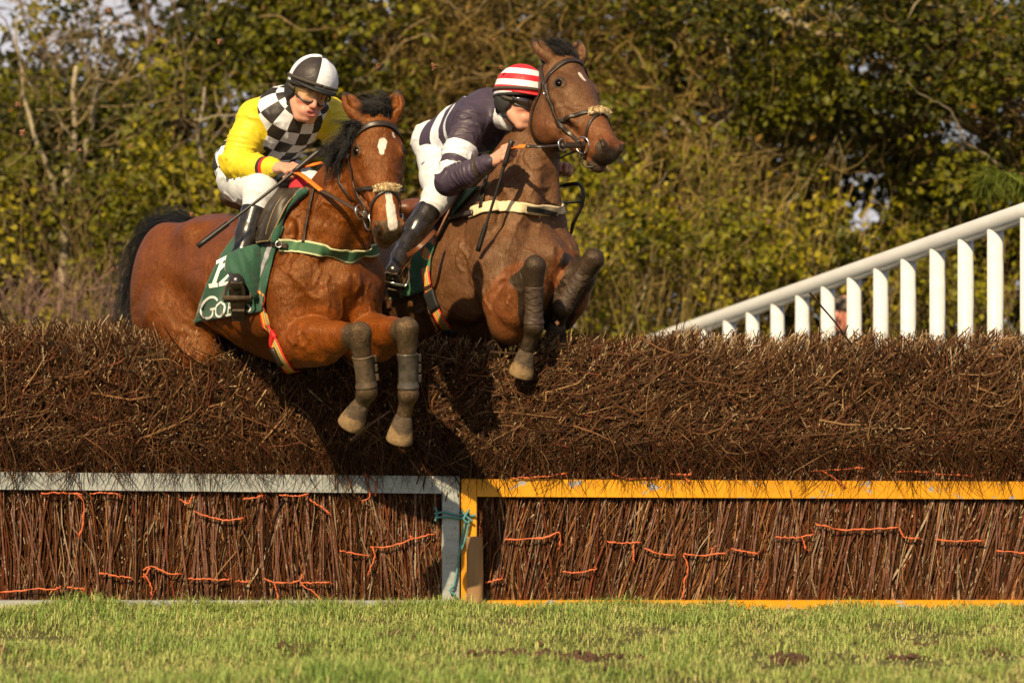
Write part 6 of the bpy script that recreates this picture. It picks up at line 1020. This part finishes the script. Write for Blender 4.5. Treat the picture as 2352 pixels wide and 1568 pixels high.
    tree('ivy_tree', 'dense ivy tree with a pale crooked branch above the white rail', base(2080, 8.5), [(trunk(2080, 8.5, 2060, 20), .14), ([D(1960, 20, 7.3), D(2050, 62, 7.2), D(2092, 130, 7.2), D(2128, 210, 7.2), D(2132, 265, 7.2), D(2190, 275, 7.3), D(2250, 305, 7.5)], .036), ([D(2080, 20, 7.5), D(2190, 70, 7.3), D(2240, 130, 7.2), D(2280, 200, 7.2), D(2350, 260, 7.3)], .026), ([D(2080, 420, 8.5), D(1960, 300, 8.1), D(1880, 200, 8.1)], .05), ([D(2080, 300, 8.5), D(2180, 150, 8.2), D(2250, 0, 8.2)], .05), ([D(2090, 520, 8.5), D(2200, 430, 8.1), D(2300, 380, 8.0)], .05)], 18000, 420, 8, nb=10, barkc=(.32, .26, .16), ivyr=.46)
    tree('ivy_tree', 'shaded ivy tree at the far right edge behind the rail end', base(2450, 8.7), [(trunk(2450, 8.7, 2440, 40), .14), (trunk(2750, 8.6, 2760, 40), .12), (trunk(3050, 8.6, 3040, 60), .12), ([D(2440, 420, 8.7), D(2330, 260, 8.4), D(2260, 120, 8.4)], .06), ([D(2440, 420, 8.7), D(2600, 260, 8.4), D(2700, 120, 8.4)], .06), ([D(2440, 600, 8.7), D(2300, 560, 8.3), D(2200, 560, 8.2)], .05)], 22000, 420, 9, ivyr=.55)
    tree('ivy_tree', 'dark wood standing behind the hedgerow at the centre', base(1150, 10.6), [(trunk(700, 10.8, 720, 0), .12), (trunk(1050, 10.6, 1000, 0), .12), (trunk(1400, 10.8, 1400, 0), .12), (trunk(1800, 10.8, 1820, 0), .12), (trunk(2250, 10.8, 2200, 0), .12)], 17000, 200, 10, ivyr=.85, size=.085) if False else None
    r = np.random.default_rng(77)
    for k, (px, top_, lab) in enumerate(((790, -60, 'shade coloured evergreen behind the hedgerow left of centre'), (1060, -80, 'shade coloured evergreen behind the hedgerow between the two riders'), (1430, -80, 'shade coloured evergreen behind the hedgerow right of the brown horse'), (1800, -80, 'shade coloured evergreen behind the pale limbed ivy tree'), (2250, -80, 'shade coloured evergreen behind the white rail'), (330, 300, 'shade coloured evergreen behind the left hedge'), (30, 260, 'shade coloured evergreen at the far left behind the ivy shrub'))):
        tree('evergreen_tree', lab, base(px, 10.4), [(trunk(px, 10.4, px + 20, top_), .13)] + [([D(px, ro, 10.4), D(px + s * 110, ro - 60, 10.2), D(px + s * 210, ro - 140, 10.2)], .05) for ro in (650, 480, 300, 150) if ro > top_ + 120 for s in (-1, 1)], 7000, 60, 60 + k, ivyr=.72, size=.085, twc=(.06, .045, .03), nb=0, lkr=(0., .42), group='evergreens behind the hedgerow')  # backing trees for dark hedge hollows, shade put into their leaf colours
    # undergrowth
    def scrub(name, label, px0, px1, rows, yy, n, nl, seed, col, lcol=1., lw=.4):
        r = np.random.default_rng(seed); root = empty(name, base((px0 + px1) / 2, yy)); tag(root, label, 'bush', 'undergrowth along the hedge'); Pk = []
        for _ in range(n):
            px = r.uniform(px0, px1); a = base(px, yy + r.normal() * .25); tp = D(px + r.normal() * 150, r.uniform(*rows), yy + r.normal() * .3); q = spline(np.array([a, a * .5 + tp * .5 + r.normal(size=3) * .06, tp]), 4); ext = grow(q[-1], nrm(q[-1] - q[-2]) + r.normal(size=3) * .5, r.uniform(.1, .4), r, 3, .4, .08); Pk.append(np.concatenate([q, ext[1:]]))
            for _k in range(3): j_ = r.integers(2, 5); Pk.append(np.concatenate([g_ := grow(Pk[-1 - _k][j_], nrm(tp - a) + r.normal(size=3) * .6, r.uniform(.15, .4), r, 6, .25, 0.)]))
        Pk = np.array(Pk); n = len(Pk); rr = r.uniform(.0018, .0045, n)[:, None] * np.array([1.2, 1, .9, .75, .55, .35]); o = twig_obj('stems', [twigs(Pk, rr, np.repeat((np.array(col) * r.uniform(.5, 1.5, n)[:, None])[:, None], 6, 1))], M['bark'], root); o['kind'] = 'stuff'
        if nl:
            al = Pk[:, 2:].reshape(-1, 3); cl = al[r.integers(len(al), size=max(6, nl // 60))]; ci = r.integers(len(cl), size=nl); C = cl[ci] + r.normal(size=(nl, 3)) * [.13, .10, .11]; lc = LC[np.clip((r.uniform(.2, 1, len(cl))[ci] * 4).astype(int), 0, 3)] * r.uniform(.8, 1.4, nl)[:, None] * lcol; V, F, c = leaves(C, .048 * r.uniform(.6, 1.3, nl), lc, r); o = link('leaves', mesh(V, F, False, 'leaves', {'col': c}), M['leaf'], root); o['kind'] = 'stuff'
    scrub('dead_weeds', 'purplish brown dead weeds beyond the fence at the left', 30, 330, (690, 740), 5.6, 120, 0, 91, (.15, .085, .070))
    scrub('bramble_bush', 'olive bramble tangle at the foot of the left hedge', 60, 560, (420, 700), 7.2, 130, 6500, 92, (.18, .12, .04))
    scrub('bramble_bush', 'bright green ivy and bramble bush beside the low end of the white rail', 1250, 1560, (560, 720), 6.8, 170, 3600, 93, (.19, .135, .04), .95)
    scrub('bramble_bush', 'dry olive bramble tangle in front of the pale limbed tree', 1420, 1800, (380, 640), 7.4, 240, 1500, 94, (.20, .14, .04))
    scrub('bramble_bush', 'thin leafless bramble seen through the white rail', 1700, 2380, (560, 740), 7.3, 220, 3600, 95, (.18, .125, .04))
    # hanging conifer spray at the right edge
    cs = empty('conifer_branch', D(2352, 400, 4.5)); tag(cs, 'drooping feathery conifer branch at the right edge above the rail', 'branch'); r = np.random.default_rng(5); Pk = []
    stem = spline(np.array([D(2420, 410, 4.5), D(2352, 400, 4.5), D(2300, 392, 4.5), D(2262, 402, 4.5)]), 14); put('stem', tube(stem, np.linspace(.006, .002, 14), 6), M['stem'], cs)
    for i_ in range(520):
        a = stem[r.integers(1, 14)]; L_ = r.uniform(.06, .22); Pk.append(grow(a, np.array([-.35 + r.normal() * .3, r.normal() * .3, -.6 + r.normal() * .35]), L_, r, 6, .2, .12))
    Pk = np.array(Pk); o = twig_obj('needles', [twigs(Pk, np.tile(np.array([.002, .0045, .005, .0045, .003, .001]), (len(Pk), 1)) * .8, np.repeat((np.array([.16, .20, .03]) * r.uniform(.5, 1.3, len(Pk))[:, None])[:, None], 6, 1))], M['leaf'], cs); o['kind'] = 'stuff'
# ------------------------------------------------------------------ white wing rail
wh = NT('white_plastic'); P = wh.obj(); f = wh.noise(5, 4, .6, wh.obj((1, 1, 4))); g = wh.noise(70, 4, .6, P); c = wh.ramp(f, [(.3, (.55, .565, .59)), (.7, (.63, .645, .67))]); c = wh.mix(wh.math('MULTIPLY', wh.ramp(g, [(.58, 0), (.75, 1)]), .4), c, (.30, .30, .22)); wh.set(c, .35); M['white'] = wh.m
wr = empty('wing_rail', D(2000, 900, 4)); tag(wr, 'sloping white tubular wing rail with upright posts behind the fence', 'railing')
RA, RB = D(1497, 786, 6.2), D(2420, 466, 1.15)      # low far end, high near end (tube axis)
ax = RB - RA; q = np.linspace(0, 1, 20)[:, None]; put('rail', tube(RA + ax * q, .052, 26), M['white'], wr); put('end_cap', tube(np.array([RA - nrm(ax) * .012, RA + nrm(ax) * .004]), .054, 26), M['white'], wr)
def rail_at(px):
    lo_, hi_ = -.1, 1.3
    for _ in range(50):
        mid = (lo_ + hi_) / 2; p_ = RA + ax * mid
        if 1176 + FP * p_[0] / (CD + p_[1]) < px: lo_ = mid
        else: hi_ = mid
    return RA + ax * lo_
for px in (1622, 1676, 1729, 1786, 1843, 1902, 1962, 2023, 2086, 2153, 2218, 2286, 2362, 2440):
    p_ = rail_at(px); zt = p_[2] - .03; gz = gheight(p_[0], p_[1]) - .1; put('post', tube(np.array([(p_[0], p_[1], gz), (p_[0], p_[1], zt)]), .042, 22), M['white'], wr)
# onlooker beyond the rail
def onlooker():
    h0 = D(1937, 722, 6.9); root = empty('person', (h0[0], h0[1], gheight(h0[0], h0[1]))); tag(root, 'man in grey flat cap and dark coat half hidden behind the white rail posts', 'person'); H = frame_fu(h0, (.75, -.62, -.2), (0, 0, 1)); gz = gheight(h0[0], h0[1])
    v = Vol((h0[0] - .45, h0[1] - .45, gz - .05), (h0[0] + .45, h0[1] + .45, h0[2] + .2), .009); e = lambda q_, r_, k=.02: v.ell(H.p(*q_), r_, H.R, k)
    e((0, 0, .03), (.097, .078, .10)); e((.035, 0, -.05), (.06, .062, .078), .03); e((.112, 0, -.02), (.018, .014, .03)); e((.08, 0, -.11), (.022, .026, .02)); 
    for s in (-1, 1): e((-.008, s * .082, -.01), (.02, .010, .034), .006)
    v.cone(H.p(-.03, 0, -.08), h0 + np.array([0, .03, -.26]), .06, .07, .03); c = h0 + np.array([0, .04, -.4]); v.ell(c, (.17, .12, .2), None, .05)
    for s in (-1, 1): v.chain([c + np.array([s * .09, 0, -.2]), np.array([c[0] + s * .1, c[1] - .05, gz + .42]), np.array([c[0] + s * .1, c[1], gz + .05])], [.09, .065, .05], .03); v.chain([c + np.array([s * .18, 0, .1]), c + np.array([s * .24, -.05, -.18]), c + np.array([s * .12, -.25, -.25])], [.06, .05, .035], .03)
    V, Q = v.skin(); z_ = np.zeros(len(V)); P_ = H.loc(V); link('body', mesh(V, Q, True, 'body', {'lip': z_, 'rosy': .6 * ((np.abs(P_) < .2).all(1)) * sstep(.1, .03, np.linalg.norm(P_ - [.05, -.06, -.03], axis=1)), 'brow': z_}), M['skin'], root)
    v = Vol((h0[0] - .5, h0[1] - .5, gz - .05), (h0[0] + .5, h0[1] + .5, h0[2] + .1), .011); v.ell(c, (.21, .15, .25), None, .05); v.cone(c + np.array([0, 0, -.15]), c + np.array([0, 0, -.45]), .18, .19, .04); v.cone(c + np.array([0, -.02, .2]), c + np.array([0, -.03, .235]), .10, .085, .03)
    for s in (-1, 1): v.chain([c + np.array([s * .18, 0, .12]), c + np.array([s * .25, -.05, -.18]), c + np.array([s * .14, -.22, -.25])], [.085, .07, .05], .04)
    link('coat', mesh(*v.skin(), True, 'coat'), plain('dark_coat', (.030, .028, .032), .9, 50, .3, .3), root)
    v = Vol(h0 - .25, h0 + .25, .006); v.ell(H.p(-.005, 0, .065), (.125, .10, .06), H.R, .02); v.ell(H.p(.07, 0, .05), (.085, .085, .022), H.R, .03); v.put(lambda X, Y, Z: (H.p(0, 0, .035)[2] - Z) + 0 * X + 0 * Y, h0 - .2, h0 + .2, .01, 'i'); link('flat_cap', mesh(*v.skin(), True, 'cap'), plain('grey_tweed', (.095, .072, .062), .95, 90, .35, .4), root)
onlooker()
# clods of turf in the air
r = np.random.default_rng(12); M['clod'] = plain('flung_mud', (.16, .07, .035), .9, 80, .4, .4)
for k, (px, py, y_, s) in enumerate(((250, 24, 1.2, .011), (505, 97, .9, .013), (868, 152, .2, .010), (995, 152, .3, .013), (40, 240, 1.0, .012), (52, 305, 1.1, .014), (183, 345, 1.2, .008), (1135, 92, .3, .006), (1150, 155, .3, .008), (160, 500, .8, .006), (440, 492, .6, .008), (258, 620, .9, .008), (1280, 742, -.1, .008))):
    c = D(px, py, y_); V, F = ball(c, (s, s * .8, s * 1.2), None, 9, 6); V += r.normal(size=V.shape) * s * .28; o = put('turf_clod', (V, F), M['clod'], None, False); tag(o, 'small clod of flung turf in the air near %s' % ['the sky at the upper left', 'the twigs left of the chequered cap', 'the top of the chequered helmet', 'the bay horse\'s raised ear tips', 'the far left hedge, upper of two', 'the far left hedge, lower of two', 'the pale forked sapling', 'the striped cap, highest one', 'the striped cap, beside it', 'the foot of the forked sapling', 'the bay horse\'s croup', 'the bay horse\'s tail', 'the brown horse\'s tucked hoof'][k], 'turf clod', 'clods of turf flung up by the horses')
